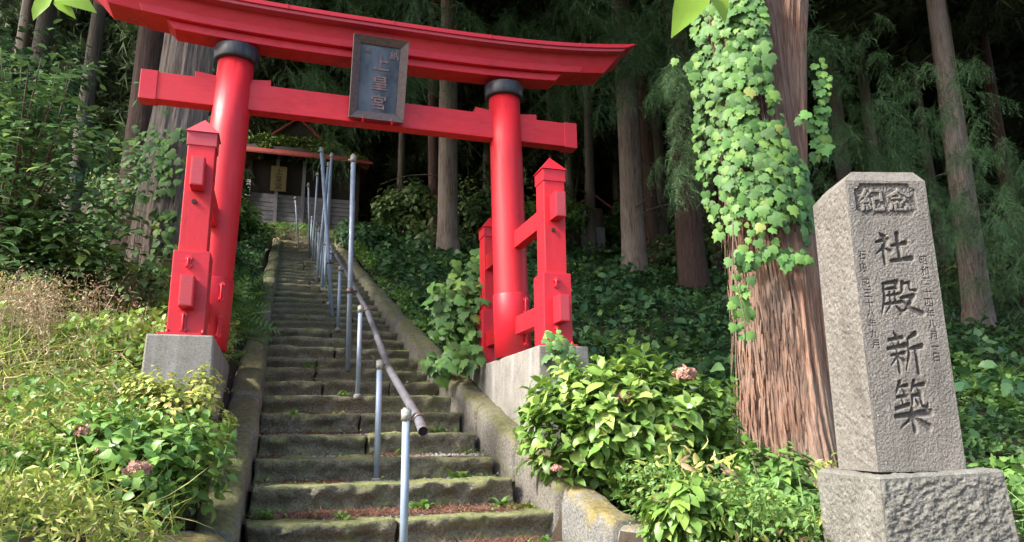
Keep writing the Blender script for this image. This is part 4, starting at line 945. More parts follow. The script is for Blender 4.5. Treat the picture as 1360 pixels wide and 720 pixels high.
tree("dark straight trunk right before the small wooden shrine hut", 2.9, 25.6, .36, 21, M_BARKDK, (-.1, 0), 11, seed=9, twigs=3)
tree("dark trunk seen between the ivy covered cedar and the monument's upper edge", 10.5, 22.2, .50, 20, M_BARKDK, (-.1, 0), 12, seed=10, twigs=3)
tree("slim dark trunk above the carved monument, rising from behind its top", 11.8, 22.6, .38, 20, M_BARKPALE, (-.1, 0), 11, seed=11, twigs=2)
tree("straight pale brown trunk with ivy on its lower bark, right of the monument", 10.75, 17.0, .52, 19, M_BARKGREY, (.35, 0), 10, seed=12, twigs=4, nseg=28, nring=40, flare=.7)
tree("slim pale trunk just right of the pale ivy clad trunk", 12.3, 18.9, .26, 18, M_BARKGREY, (.1, 0), 9, seed=13, twigs=4)
tree("dark red trunk at the far right edge behind the monument", 15.3, 21.8, .42, 19, M_BARKRED, (0, 0), 10, seed=14, twigs=2)
tree("dark slender trunk at the far right beyond the pale slim trunk", 13.6, 22.6, .3, 19, M_BARKDK, (-.3, 0), 9, seed=31)
tree("dark reddish cedar trunk left of the large grey one behind the gate's left end", -6.35, 11.8, .52, 19, M_BARKRED, (.1, .2), 9, seed=16, nseg=28, nring=40)
tree("thin dark trunk among the shrubs at the upper left", -8.4, 13.4, .30, 17, M_BARKDK, (.3, 0), 8.5, seed=17)
tree("dark trunk at the upper left corner of the wood", -10.2, 14.5, .4, 17, M_BARKDK, (.2, 0), 8, seed=18)
# anonymous slender trunks farther back
slots = [(1.7, 28.9), (2.35, 28.4), (3.3, 30.5), (.4, 30.0), (-1.0, 29.5), (4.6, 31), (7.2, 27.0), (8.2, 30.0), (9.2, 26.0), (-.2, 34), (6.6, 34), (10.9, 29), (12.9, 31), (14.8, 28), (17.2, 27), (18.5, 31),
         (-10.5, 27), (-12.5, 24), (2.0, 35), (9.6, 34), (20.5, 26), (8.4, 23.5), (6.7, 23.5)]
for i, (x, y) in enumerate(slots):
    tree("slender dark trunk deep in the wood among many alike", x, y, .22 + .16 * ((i * 37) % 10) / 10, 18, [M_BARKPALE, M_BARKPALE, M_BARKRED, M_BARKDK][i % 4], (-.2 + .05 * (i % 5), 0), 7.5 + (i % 4), group="slender trunks deep in the wood", nseg=10, nring=12, cs=.9, twigs=2 if i < 12 else 0)
# dense back rows with low crowns
rb = random.Random(5); k = 0
for row, (yy, zc) in enumerate(((33, 3.0), (37, 2.0), (41, 1.2), (46, 1.0))):
    for x in np.arange(-26, 38, 3.1 + .2 * row):
        xx, y2 = float(x) + rb.uniform(-1, 1), yy + rb.uniform(-1.6, 1.6); uu, vv = to_uv(xx, y2)
        tree("dark conifer closing the back of the wood, one of many alike", xx, y2, .4, 20, M_BARKDK, (0, 0), zc + rb.uniform(-.5, 1.5), group="conifers closing the back of the wood", nseg=8, nring=8, cs=1.25)
# cedars beyond the frame, and crowns added above it, that shade the wood
for i, (x, y) in enumerate(((-4.4, 14.2), (-8, 8.5), (-11, 6), (-14, 12), (1.2, 17), (4.5, 13.5), (8, 14.0), (14.5, 17.8), (-7, 18.5), (11, 19.5), (-3.8, 17.5), (2.5, 21), (-13, 18), (18, 20), (5.5, 17), (-1.8, 19), (17, 12), (23, 22))):
    z = gz(x, y)
    hz = z + (12.2 if y > 12 else 10.6)
    if x in (-4.4, 1.2, 4.5, 8, 5.5, -1.8, -7, 11, -3.8, 2.5):   # crowns added for shade, hung by made-up limbs on the nearest trunk in view
        near = min((t for t in COL.objects if t.get('category') == 'tree' and t.get('group') is None and 'trunk' in t.get('label', '') and t.name.startswith('cedar')), key=lambda t: math.hypot(t.location.x - x, t.location.y - y) + 3 * t.get('boughs', 0))
        near['boughs'] = near.get('boughs', 0) + 1; q = near.location
        o = obj("shade_crown", CRB[i % 3], near, (x - q.x, y - q.y, hz - q.z), (0, 0, i * 1.3)); o.scale = (1.5, 1.5, .75)
        a_, b_ = Vector((0, 0, hz - q.z + .5)), Vector((x - q.x, y - q.y, hz - q.z + 2.2)); m = MB(); m.tube([a_, a_ * .5 + b_ * .5 + Vector((0, 0, .6)), b_], .13, 8, r2=.04); m.build("shade_crown_limb", M_BARKDK, near)
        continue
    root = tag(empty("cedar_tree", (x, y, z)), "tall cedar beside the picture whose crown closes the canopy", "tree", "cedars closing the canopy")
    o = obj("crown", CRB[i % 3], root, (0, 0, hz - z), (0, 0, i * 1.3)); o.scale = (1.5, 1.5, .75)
    V, F = trunk_verts(.25, 20, (0, 0), i, 10, 10); obj("trunk", npmesh("trunk", V, F, M_BARKDK, True), root)

# the large grey trunk behind the left pillar
bl = tree("large furrowed grey cedar trunk behind the gate's left pillar", -4.86, 10.1, .78, 18, M_BARKGREY, (-.05, 0), 9.5, seed=15, nseg=200, nring=200, ridge=.07, rfreq=5.5, fine=.05, fh=.6, pw=1.25)
# the ivy clad cedar
cx0, cy0 = 2.42, 6.75; cz0 = gz(cx0, cy0)
ced = tag(empty("cedar_tree", (cx0, cy0, cz0)), "massive reddish cedar trunk, its upper half wrapped in ivy, beside the monument", "tree")
V, F = trunk_verts(.385, 9, (-.10, .1), 77, 330, 280, .50, .075, .12, .5, 1.25, 6.0, .042); V[:, 0] -= .0
obj("trunk", npmesh("trunk", V, F, M_BARKBIG, True), ced)
V, F = trunk_verts(.215, 7.6, (.72, .0), 78, 200, 200, -.1, .07, .12, 1.6, 1.0, 5.0, .06); obj("second_stem", npmesh("second_stem", V, F, M_BARKBIG, True), ced, (.06, -.02, 1.4))
o = obj("crown", CR[1], ced, (0, 0, 8.3)); o.scale = (1.1, 1.1, .8)
def frond_part(parent, world, az, scale, pitch=-.2, k=0, roll=0.0, name="branch"):
    o = obj(name, FR[k % 3], parent); o.location = Vector(world) - parent.location; o.rotation_euler = (pitch, roll, az); o.scale = (scale,) * 3; return o
rf_ = random.Random(2)
for i in range(26):     # drooping sprays on the left of the big cedar
    x = 1.62 + rf_.uniform(0, .42); z = 4.15 + rf_.uniform(0, 1.5); frond_part(ced, (x, 6.95 + rf_.uniform(-.1, .6), z), 1.57 + rf_.uniform(-.8, .8), rf_.uniform(.32, .52), -.7 + rf_.uniform(-.4, .3), i)
def sprays(root, cen, rad_, n, sc=(.7, 1.2), pitch=-.4):
    for i in range(n):
        p = [cen[k] + rf_.gauss(0, 1) * rad_[k] for k in range(3)]; frond_part(root, p, rf_.uniform(0, 6.28), rf_.uniform(*sc), pitch + rf_.uniform(-.4, .4), i)
T_ = {o['label'][:24]: o for o in COL.objects if o.get('category') == 'tree'}
def tr_by(s): return next(o for l, o in T_.items() if l.startswith(s[:24]))
lean = tr_by("straight pale brown trunk with ivy"[:24]); slim = tr_by("slim pale trunk just rig"); dkr = tr_by("dark red trunk at the far right"[:24])
sprays(slim, (9.3, 14.2, 6.8), (1.3, 1.0, 1.1), 120, (.4, .95)); sprays(lean, (7.0, 14.0, 7.9), (.8, .8, .8), 60, (.4, .9)); sprays(dkr, (11.4, 15.5, 5.6), (.9, .9, 1.0), 80, (.4, 1.0))
sprays(tr_by("thick pale grey cedar"), (3.4, 17.0, 12.0), (1.3, 1.0, .8), 50, (.9, 1.5)); sprays(tr_by("broad straight brown"), (-4.0, 16.0, 10.9), (1.2, 1.2, .7), 50, (.9, 1.5))
sprays(tr_by("thick dark reddish trunk"), (5.6, 15.5, 10.5), (1.2, 1.0, .8), 40, (.9, 1.5)); sprays(tr_by("dark straight trunk right"), (1.0, 19.0, 12.6), (1.6, 1.0, .9), 40, (.9, 1.5))

# ================================================================== SHRUBS, CREEPERS, WEEDS
def in_view(P, margin=.28):
    q = P - EYE; d = q @ np.array(_f); x = q @ np.array(_R) / np.maximum(d, .01); y = q @ np.array(_U) / np.maximum(d, .01)
    return (d > .3) & (np.abs(x) < .6925 * (1 + margin)) & (np.abs(y) < .3666 * (1 + margin) + .03)
def clump_points(n, cen, rad_, nc, rng, spread=.33):
    c = rng.normal(size=(nc, 3)); c /= np.linalg.norm(c, axis=1, keepdims=True); c *= rng.uniform(.25, .95, (nc, 1)); c[:, 2] = np.abs(c[:, 2]) * 1.0 - .15
    i = rng.integers(0, nc, n); d = rng.normal(size=(n, 3)); d /= np.linalg.norm(d, axis=1, keepdims=True); r = spread * rng.uniform(.5, 1, (n, 1)) * rng.uniform(.7, 1.3, (nc, 1))[i]
    P = (c[i] + d * r) * np.array(rad_) + np.array(cen); out = d * .6 + c[i] * .8; return P, out
def shrub(label, x, y, rad_, n, size, mat, tpl=T_ovate(), nc=26, z_off=.5, cat="shrub", name="leafy_shrub", seed=1, group=None, stems=7, spread=.33):
    rng = np.random.default_rng(seed); z = gz(x, y); root = tag(empty(name, (x, y, z)), label, cat, group)
    P, out = clump_points(n, (0, 0, z_off), rad_, nc, rng, spread); nrm = out + [0, 0, .7] + rng.normal(0, .35, P.shape); tip = out * .6 + rng.normal(0, .6, P.shape) + [0, 0, -.35]
    V, F, T = batch(tpl, P, nrm, tip, rng.uniform(.7, 1.25, n) * size, rng.random(n)); o = obj("foliage", npmesh("foliage", V, F, mat, False, T), root); o['kind'] = 'stuff'
    for k in range(stems):
        a = rng.uniform(0, 6.28); e = np.array([math.cos(a) * rad_[0] * .7, math.sin(a) * rad_[1] * .7, z_off + rad_[2] * rng.uniform(.1, .7)]); m = MB(); m.tube([(0, 0, -.1), tuple(e * .5 + [0, 0, .1]), tuple(e)], .018, 5, r2=.005); m.build("stem", M_TWIG, root)
    return root
def spray_shrub(label, x, y, base_z, targets, size, mat, seed, nsub=7, nleaf=9, rad_=(.5, .5, .35)):
    """boughs running from one foot to each target, with pinnate twigs of flat leaflets"""
    rng = np.random.default_rng(seed); z = gz(x, y); root = tag(empty("leafy_shrub", (x, y, z)), label, "shrub"); P, N, Tp, S = [], [], [], []
    for k, t in enumerate(targets):
        t = np.array(t, float) - [x, y, z]; b = np.array([rng.normal(0, .12), rng.normal(0, .12), -.1]); mid = b * .4 + t * .6 + [0, 0, .35]; pts = [tuple((1 - q) ** 2 * b + 2 * q * (1 - q) * mid + q * q * t) for q in np.linspace(0, 1, 7)]
        m = MB(); m.tube(pts, .022, 6, r2=.005); m.build("bough", M_TWIG, root)
        for j in range(nsub):
            q = rng.uniform(.6, 1.0); p = (1 - q) ** 2 * b + 2 * q * (1 - q) * mid + q * q * t; d = rng.normal(size=3) * np.array(rad_) * 1.2; d[2] -= .12; L = np.linalg.norm(d) + .15; d = d / L; side = np.cross(d, [0, 0, 1.]); side /= np.linalg.norm(side) + 1e-6
            for i in range(nleaf):
                w = (i + 1) / nleaf; sg = (-1) ** i; pp = p + d * L * w + [0, 0, -.12 * w * w]; P.append(pp); Tp.append(d * .5 + side * sg * (.9 if i < nleaf - 1 else 0) + [0, 0, -.25]); N.append(np.array([0, 0, 1.]) + rng.normal(0, .28, 3) - np.array([0, .25, 0])); S.append(size * rng.uniform(.7, 1.2))
    V, F, T = batch(T_ovate(.5, .15), np.array(P), np.array(N), np.array(Tp), np.array(S), rng.random(len(P))); o = obj("foliage", npmesh("foliage", V, F, mat, False, T), root); o['kind'] = 'stuff'
def upx(px, py, d): return EYE + d * (np.array(_f) + np.array(_R) * (px - 680) / 982 + np.array(_U) * (360 - py) / 982)
_sr = random.Random(8)
spray_shrub("airy leafy shrub with long boughs at the upper left edge of the picture", -5.6, 8.0, 0, [upx(_sr.uniform(-40, 95), _sr.uniform(60, 250), _sr.uniform(7.2, 8.6)) for _ in range(32)], .125, L_SHRUBB, 3, 8, 9, (.42, .4, .30))
spray_shrub("broad leaved shrub hanging over the dry grass at the left edge", -5.2, 7.9, 0, [upx(_sr.uniform(-30, 118), _sr.uniform(260, 385), _sr.uniform(7.4, 8.3)) for _ in range(36)], .15, L_SHRUBB, 4, 9, 11, (.5, .35, .3))
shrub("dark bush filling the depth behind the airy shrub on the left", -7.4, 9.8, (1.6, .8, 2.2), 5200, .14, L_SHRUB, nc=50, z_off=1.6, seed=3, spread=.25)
shrub("light green leafy shrub right beside the large grey trunk's foot", -5.0, 8.6, (.45, .4, .5), 2000, .09, L_WEEDG, nc=18, z_off=.25, seed=6)
shrub("low leafy bush between the left pillar and the stair kerb", float(Wp(-1.62, 2.6)[0]), float(Wp(-1.62, 2.6)[1]), (.40, .8, .42), 1500, .11, L_WEEDG, nc=16, z_off=.2, seed=7)
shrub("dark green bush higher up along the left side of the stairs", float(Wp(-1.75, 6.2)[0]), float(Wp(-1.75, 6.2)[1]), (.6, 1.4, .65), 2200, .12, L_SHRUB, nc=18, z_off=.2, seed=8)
shrub("bright green rounded bush at the top left of the stairs", float(Wp(-1.9, 13.5)[0]), float(Wp(-1.9, 13.5)[1]), (.9, 1.5, .9), 3000, .14, L_WEEDG, nc=22, z_off=.3, seed=9)
shrub("dark bush hanging before the shrine's left wall", float(Wp(-2.6, 19.0)[0]), float(Wp(-2.6, 19.0)[1]), (.8, .8, 1.6), 3000, .16, L_FAR, nc=22, z_off=1.4, seed=10)
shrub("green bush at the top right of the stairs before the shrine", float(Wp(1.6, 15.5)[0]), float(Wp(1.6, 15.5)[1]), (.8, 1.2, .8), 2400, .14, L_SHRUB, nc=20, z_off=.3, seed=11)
for i, (x, y, r_, lab) in enumerate(((-1.4, 24.5, 1.5, "broadleaf shrub behind the gate between the brown trunk and the right pillar"), (1.2, 26.0, 1.6, "yellowish green shrub behind the gate's right pillar"), (5.0, 28.6, 1.3, "pale green sunlit shrub right of the small shrine hut"), (9.0, 24.0, 1.5, "dim shrub in the wood behind the ivy covered cedar"), (-3.4, 24.5, 1.5, "dim shrub right of the shrine hall's roof"), (13.5, 20.5, 1.4, "dim shrub behind the pale slim trunk at the right"))):
    shrub(lab, x, y, (r_, r_, r_ * 1.0), 2600, .20, L_FAR if i not in (1, 2) else L_WEEDG, T_simple(.6), nc=26, z_off=1.2, seed=20 + i)
shrub("yellow green broadleaf tree crown with sunlight put into its leaf colour, in a gap above the gate's right end", 2.4, 29.5, (2.2, 1.5, 1.8), 3800, .20, L_WEED, T_simple(.6), nc=34, z_off=9.3, seed=41, name="broadleaf_tree", cat="tree")  # sunlight through the gap is simulated by the bright leaf colour
shrub("pale green broadleaf crown in the canopy above the pale ivy clad trunk", 13.5, 27.0, (2.2, 1.5, 1.6), 3200, .20, L_WEEDG, T_simple(.6), nc=30, z_off=7.5, seed=42, name="broadleaf_tree", cat="tree")
# low understory masses behind and between the trunks
rng = np.random.default_rng(44); n = 70000; x = rng.uniform(-20, 26, n); y = rng.uniform(22, 44, n); hgt = 1.0 + 2.6 * sstep(fbm(np.stack([x * .3, y * .3, x * 0], -1), 2, 7), -.3, .8)
z = ground_h(x, y) + rng.random(n) ** .6 * hgt; uu, vv = to_uv(x, y); P = np.stack([x, y, z], -1); kk = in_view(P) & ~((np.abs(uu + .2) < 3.2) & (vv < 25)) & ~((np.abs(x - 3.0) < 1.3) & (y < 28)); P = P[kk]
leafcloud("undergrowth", T_simple(.6), P, rng.uniform(.14, .30, len(P)), L_FAR, None, 1.0, kind='stuff')
tag(bpy.data.objects["undergrowth"], "dim green undergrowth filling the back of the wood", kind='stuff')

# forest floor cover on both slopes
def cover(name, label, n, ur, vr, size, mat, tpl, hmax, seed, dens=None, pw=1.0, up=1.6):
    rng = np.random.default_rng(seed); u = rng.uniform(*ur, n); v = vr[0] + (vr[1] - vr[0]) * rng.random(n) ** pw; P = Wp(u, v); x, y = P[:, 0], P[:, 1]
    hn = sstep(fbm(np.stack([x * 1.1, y * 1.1, x * 0], -1), 3, seed), -.5, .8); t = rng.random(n) ** .5
    P[:, 2] = ground_h(x, y) + .03 + t * hn * hmax; k = in_view(P) & (rng.random(n) < .25 + hn)
    if dens is not None: k &= dens(u, v, rng)
    P = P[k]; sz = rng.uniform(.65, 1.3, len(P)) * size * (1 + .02 * (v[k] > 8) * (v[k] - 8)); nrm = rdir(len(P), up, rng); tip = rdir(len(P), -.3, rng)
    V, F, T = batch(tpl, P, nrm, tip, sz, rng.random(len(P))); return tag(obj(name, npmesh(name, V, F, mat, False, T)), label, kind='stuff')
cover("ground_cover", "dark green leafy ground cover on the forest slope right of the stairs", 62000, (1.35, 19), (-1.5, 24), .115, L_COVER, T_ivy(), .32, 51, pw=.85)
cover("ground_cover", "small dark leaves filling the ground cover on the right slope", 52000, (1.3, 12), (-1.5, 16), .075, L_COVER, T_simple(.7), .24, 52, pw=.8)
cover("ground_cover", "dark green ground cover along the left side of the upper stairs", 16000, (-6, -1.2), (3.0, 17), .11, L_COVER, T_ovate(.6), .4, 53)
cover("ground_cover", "taller broad leaves rising out of the ground cover on the right slope", 5200, (1.6, 14), (-1, 18), .19, L_SHRUB, T_ovate(.62, .2), .6, 58, None, .9, 1.2)
cover("ground_cover", "lighter leaves scattered among the right slope cover", 7000, (1.6, 14), (-1, 16), .10, L_WEEDG, T_ivy(), .36, 59, None, .8)  # lighter leaf colour mixed into the dark cover
cover("leaf_litter", "thin litter of fallen twigs and needles on the forest floor", 26000, (1.5, 18), (1, 24), .10, L_NEEDLE, T_simple(.12), .02, 54)
cover("terrace_grass", "short green grass on the terrace before the shrine", 12000, (-3.2, 2.4), (17.0, 20.4), .13, L_WEEDG, T_blade(.12, .4, 2), .16, 57)
cover("kerb_plants", "low green plants hanging over the upper right kerb of the stairs", 9000, (.80, 1.5), (2.6, 17.5), .085, L_WEEDG, T_ovate(.6), .30, 55, lambda u, v, rng: u > 1.15 - .02 * v * (vnoise(np.stack([v * 1.3, v * 0, v * 0], -1), 4) + 1))
cover("ground_cover", "brighter green leaves on the open ground right of the monument", 16000, (3.6, 10), (-3.0, 3.5), .10, L_WEEDG, T_ivy(), .34, 56)
# sunny bank on the left
def wd(u, v, rng): return (u < -1.25) & ~((u > -1.78) & (v > -1.2) & (v < 1.2))
cover("weeds", "sunlit yellow green weeds covering the bank left of the gate", 88000, (-6.5, -1.2), (-3.6, 4.5), .046, L_WEED, T_simple(.38, .2), .46, 61, wd, 1.25, .7)
cover("weeds", "fresh green small leaves mixed into the left bank", 30000, (-6.5, -1.2), (-3.6, 6.5), .065, L_WEEDG, T_ovate(.6, .15), .46, 62, wd, .9, 1.0)
cover("weeds", "bright green broader leaves on the upper left bank below the shrubs", 15000, (-6.0, -1.5), (-.3, 3.6), .085, L_SUNNY, T_ovate(.55, .15), .55, 64, wd, 1.0, .8)
cover("weeds", "long yellowing grass blades on the left bank", 17000, (-6.5, -1.25), (-3.6, 3.4), .22, L_WEED, T_blade(.032, .6, 3), .30, 63, wd, 1.2, .1)
def dryg(name, label, x, y, n, h, seed, spread=(.5, .4), flat=.22):
    rng = np.random.default_rng(seed); px, py = rng.normal(x, spread[0], n), rng.normal(y, spread[1], n); z = ground_h(px, py); pos, nr, tp, sz = [], [], [], []
    P = np.stack([px, py, z], -1); tip = rng.normal(0, flat, (n, 3)) + [0, 0, 1]; nrm = rng.normal(size=(n, 3)); parts = [batch(T_blade(.018, .25, 3), P, nrm, tip, rng.uniform(.6, 1, n) * h, rng.random(n))]
    m = n * 26; i = rng.integers(0, n, m); t = rng.uniform(.5, 1, m); tn = tip / np.linalg.norm(tip, axis=1, keepdims=True)
    Q = P[i] + tn[i] * (t * h * .85)[:, None] + rng.normal(0, .035, (m, 3)); parts.append(batch(T_simple(.3), Q, rdir(m, 0, rng), rdir(m, .3, rng), rng.uniform(.018, .045, m), rng.random(m)))
    V, F, T = join(parts); return tag(obj(name, npmesh(name, V, F, L_DRY, False, T)), label, kind='stuff')
dryg("dry_grass", "pale brown feathery dry grass at the left edge of the bank", -4.05, 6.1, 150, .80, 5, (.30, .4))
dryg("dry_grass", "short straw coloured seed heads scattered over the left bank", -3.4, 5.3, 40, .50, 6, (.7, .8))
dryg("dry_grass", "dry stalks around the foot of the large grey trunk", -4.0, 8.2, 34, .6, 7, (.3, .4))
dryg("dry_grass", "dry straw at the foot of the ivy clad cedar", 2.0, 5.75, 170, .42, 8, (.32, .28), .9)

# ------------------------------------------------------------------ hydrangeas: rosettes of leaves, single leaves are parts
HL = []
for k in range(5):
    V, F = T_ovate(.56 + .03 * k, .10 + .07 * k, .03 + .025 * k); HL.append((V, F))
def leafmeshes(mat): return [npmesh("leaf", V, F, mat, True) for V, F in HL]
def place_leaf(me, parent, p, nrm, tip, s, name="leaf"):
    R = frames(np.array([nrm], float), np.array([tip], float))[0]; o = obj(name, me, parent)
    M = Matrix(((R[0][0], R[1][0], R[2][0]), (R[0][1], R[1][1], R[2][1]), (R[0][2], R[1][2], R[2][2]))); o.location = Vector(p); o.rotation_euler = M.to_euler(); o.scale = (s, s, s); return o
def mophead(parent, p, r, seed, n=260):
    rng = np.random.default_rng(seed); d = rng.normal(size=(n, 3)); d /= np.linalg.norm(d, axis=1, keepdims=True); d[:, 2] = np.abs(d[:, 2]) * 1.0 - .25
    P = d * r * np.array([1, 1, .8]) * rng.uniform(.8, 1.05, (n, 1)); V, F, T = batch(T_simple(.9, .1, .15), P, d + rng.normal(0, .35, d.shape), rdir(n, 0, rng), rng.uniform(.018, .032, n) * r / .07, rng.random(n)); obj("flower_head", npmesh("flower_head", V, F, L_PETAL, False, T), parent, tuple(p))
def hydrangea(label, x, y, rad_, nros, size, mobj, mstuff, seed, z_off, flowers, nfill=1500, toward=(-.15, -1, 0), zb=None):
    rng = np.random.default_rng(seed); z = gz(x, y) if zb is None else zb; root = tag(empty("hydrangea_bush", (x, y, z)), label, "bush"); me = leafmeshes(mobj)
    tw = np.array(toward, float); tw /= np.linalg.norm(tw); leaves = []
    for r_ in range(nros):
        d = rng.normal(size=3); d /= np.linalg.norm(d); d = d + tw * .5 + [0, 0, .45]; d /= np.linalg.norm(d); rr = rng.uniform(.72, 1.02) if r_ % 4 else rng.uniform(.3, .7)
        c = d * np.array(rad_) * rr + [0, 0, z_off]; ax = d * .7 + [0, 0, .7] + rng.normal(0, .2, 3); ax /= np.linalg.norm(ax); a0 = rng.uniform(0, 6.28); e1 = np.cross(ax, [.3, .2, 1]); e1 /= np.linalg.norm(e1); e2 = np.cross(ax, e1)
        s0 = size * rng.uniform(.75, 1.2)
        for ly in range(3):
            for q in range(2):
                a = a0 + ly * 1.57 + q * math.pi; rad_d = e1 * math.cos(a) + e2 * math.sin(a); el = .95 - .45 * ly; tip = rad_d * math.cos(el) + ax * math.sin(el) + rng.normal(0, .12, 3); nr = ax * math.cos(el) - rad_d * math.sin(el)
                p = c - ax * (.02 + ly * .045); leaves.append((p, nr, tip, s0 * (.6 + .25 * ly), d @ tw + d[2] * .4))
        if r_ % 2 == 0:
            m = MB(); m.tube([tuple(np.array([c[0] * .35, c[1] * .35, 0])), tuple(c * .6 + [0, 0, .05]), tuple(c)], .009, 5, r2=.004); m.build("stem", M_STEM, root)
    leaves.sort(key=lambda l: -l[4])
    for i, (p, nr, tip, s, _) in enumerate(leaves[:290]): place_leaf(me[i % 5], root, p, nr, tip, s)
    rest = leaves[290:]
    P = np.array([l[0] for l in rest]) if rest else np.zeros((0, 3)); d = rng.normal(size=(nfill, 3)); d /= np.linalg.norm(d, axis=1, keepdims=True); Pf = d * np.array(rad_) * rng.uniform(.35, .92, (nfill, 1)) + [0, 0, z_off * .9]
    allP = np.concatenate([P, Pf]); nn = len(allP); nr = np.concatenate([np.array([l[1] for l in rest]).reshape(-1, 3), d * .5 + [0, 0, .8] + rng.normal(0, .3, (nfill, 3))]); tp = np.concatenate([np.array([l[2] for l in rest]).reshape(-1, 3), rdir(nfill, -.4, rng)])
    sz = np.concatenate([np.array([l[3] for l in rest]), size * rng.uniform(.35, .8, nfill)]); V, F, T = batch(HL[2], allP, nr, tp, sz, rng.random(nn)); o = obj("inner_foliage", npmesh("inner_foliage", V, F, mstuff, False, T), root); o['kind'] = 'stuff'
    for i, (fx, fy, fz, fr_) in enumerate(flowers): mophead(root, (fx - x, fy - y, fz - z), fr_, seed + i)
    return root
FLR = None
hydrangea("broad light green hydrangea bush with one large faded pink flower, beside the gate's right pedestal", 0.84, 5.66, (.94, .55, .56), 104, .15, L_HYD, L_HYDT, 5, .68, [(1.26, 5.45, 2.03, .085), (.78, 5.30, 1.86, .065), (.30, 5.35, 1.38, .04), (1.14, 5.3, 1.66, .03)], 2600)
hydrangea("green hydrangea at the lower left with small faded pink flower heads", -2.12, 4.20, (.66, .45, .36), 70, .105, L_HYDL, L_HYDT, 6, .28, [(-1.83, 3.72, 1.46, .06), (-2.08, 3.72, 1.32, .06), (-2.26, 4.0, 1.65, .055), (-2.10, 3.90, 1.56, .045)], 1800, (.1, -1, .1))
hydrangea("young green hydrangea shoots at the left bottom edge", -2.45, 3.75, (.42, .32, .28), 30, .10, L_HYDL, L_HYDT, 9, .12, [], 900, (.1, -1, .1))
shrub("loose green leafy plants between the hydrangea and the cedar foot", 1.52, 5.9, (.30, .26, .50), 1000, .085, L_SUNNY, nc=34, z_off=.40, seed=36, spread=.24)
cover("weeds", "fresh low weeds along the lower right kerb and cedar foot", 11000, (1.42, 3.6), (-3.6, -.9), .045, L_WEEDG, T_ovate(.42, .15), .40, 71, lambda u, v, rng: rng.random(len(u)) > .75 * sstep(u, 2.1, 2.6) * sstep(v, -2.9, -2.0), .9, .8)
cover("weeds", "tiny yellow green creeping leaves spilling over the lower right kerb", 9000, (1.36, 2.9), (-3.4, -1.2), .026, L_SUNNY, T_simple(.8, .1), .36, 73, None, 1.0, .8)
cover("weeds", "yellowed pointed leaves scattered in the lower right weeds", 1500, (1.5, 3.4), (-3.5, -1.0), .085, L_WEED, T_ovate(.32, .3), .5, 74, None, 1.0, .3)
cover("weeds", "long thin grass blades around the cedar foot", 5200, (1.6, 4.2), (-3.4, -.9), .20, L_WEEDG, T_blade(.045, .5, 3), .3, 72, None, 1.0, .3)
shrub("light green weedy sprigs standing before the left pedestal", float(Wp(-1.5, -1.62)[0]), float(Wp(-1.5, -1.62)[1]), (.50, .28, .55), 3600, .05, L_WEED, nc=34, z_off=.28, seed=35, spread=.25, cat="plant", name="leafy_plant")
shrub("low bright yellow green plant at the monument's right edge", 2.95, 3.95, (.25, .25, .40), 500, .09, L_WEED, nc=10, z_off=.30, seed=31, cat="plant", name="leafy_plant")
shrub("tall green weed clump before the cedar at the lower middle", 1.55, 4.75, (.42, .3, .36), 1500, .085, L_WEEDG, nc=16, z_off=.22, seed=33, cat="plant", name="leafy_plant")
shrub("bright green leafy shoots at the bottom between kerb stones and bush", 1.0, 4.35, (.32, .25, .28), 900, .10, L_HYDT, nc=12, z_off=.12, seed=34, cat="plant", name="leafy_plant")

# ------------------------------------------------------------------ creepers
IV = [npmesh("leaf", *T_ivy(), L_IVY, True)]
for k in range(3):
    V, F = T_ivy(); V = V.copy(); V[:, 2] += -.10 * (k + 1) * V[:, 1] ** 2; V[:, 0] *= .95 + .05 * k; IV.append(npmesh("leaf", V, F, L_IVY, True))
def ivy_sheet(name, label, cat, root_loc, pts, size, nobj=290, mats=L_IVYT, jitter=.25, lift=.02):
    """pts: list of (position, outward normal)"""
    root = tag(empty(name, root_loc), label, cat); rng = np.random.default_rng(len(pts)); rl = np.array(root_loc); rest = []
    for i, (p, nr) in enumerate(pts):
        nr = np.array(nr) + rng.normal(0, jitter, 3) + [0, 0, .12]; tip = np.array([rng.normal(0, .35), 0, -1]) + rng.normal(0, .15, 3); s = size * rng.uniform(.5, 1.0) * (1.35 if rng.random() < .3 else 1.0); q = np.array(p) + np.array(nr) * lift * rng.uniform(.5, 2.5) - rl
        if i < nobj: place_leaf(IV[i % 4], root, q, nr, tip, s)
        else: rest.append((q, nr, tip, s * .8))
    if rest:
        V, F, T = batch(T_ivy(), np.array([r[0] for r in rest]), np.array([r[1] for r in rest]), np.array([r[2] for r in rest]), [r[3] for r in rest], rng.random(len(rest))); o = obj("small_leaves", npmesh("small_leaves", V, F, mats, False, T), root); o['kind'] = 'stuff'
    return root
def zpx(y, d): return 1.6 + d * math.tan(PITCH - math.atan((y - 360) / 982))       # height seen at picture row y at distance d
rng = np.random.default_rng(90); pts = []
bands = [(-40, 966, 1038), (60, 958, 1042), (120, 952, 1040), (200, 950, 1060), (235, 954, 1100), (260, 958, 1100), (290, 968, 1090), (325, 975, 1085), (345, 982, 1080)]
ys_ = [b[0] for b in bands]
while len(pts) < 1300:
    y = rng.uniform(-40, 345); l = np.interp(y, ys_, [b[1] for b in bands]); r = np.interp(y, ys_, [b[2] for b in bands]); x = rng.uniform(l, r)
    if y > 272 and rng.random() < sstep(y, 272, 315) * .84: continue
    if 70 < y < 190 and x > 1025 and rng.random() < .3: continue
    if 130 < y < 165 and 1018 < x < 1040 : continue
    d = 6.38; X = (x - 680) / 982 * d * 1.02; Z = zpx(y, d); w = (X - 2.33) / .42; Y = 6.75 - .40 * math.sqrt(max(0, 1 - min(1, w * w))) - .03 - rng.uniform(0, .10)
    pts.append(((X, Y, Z), (w * .8, -1, 0)))
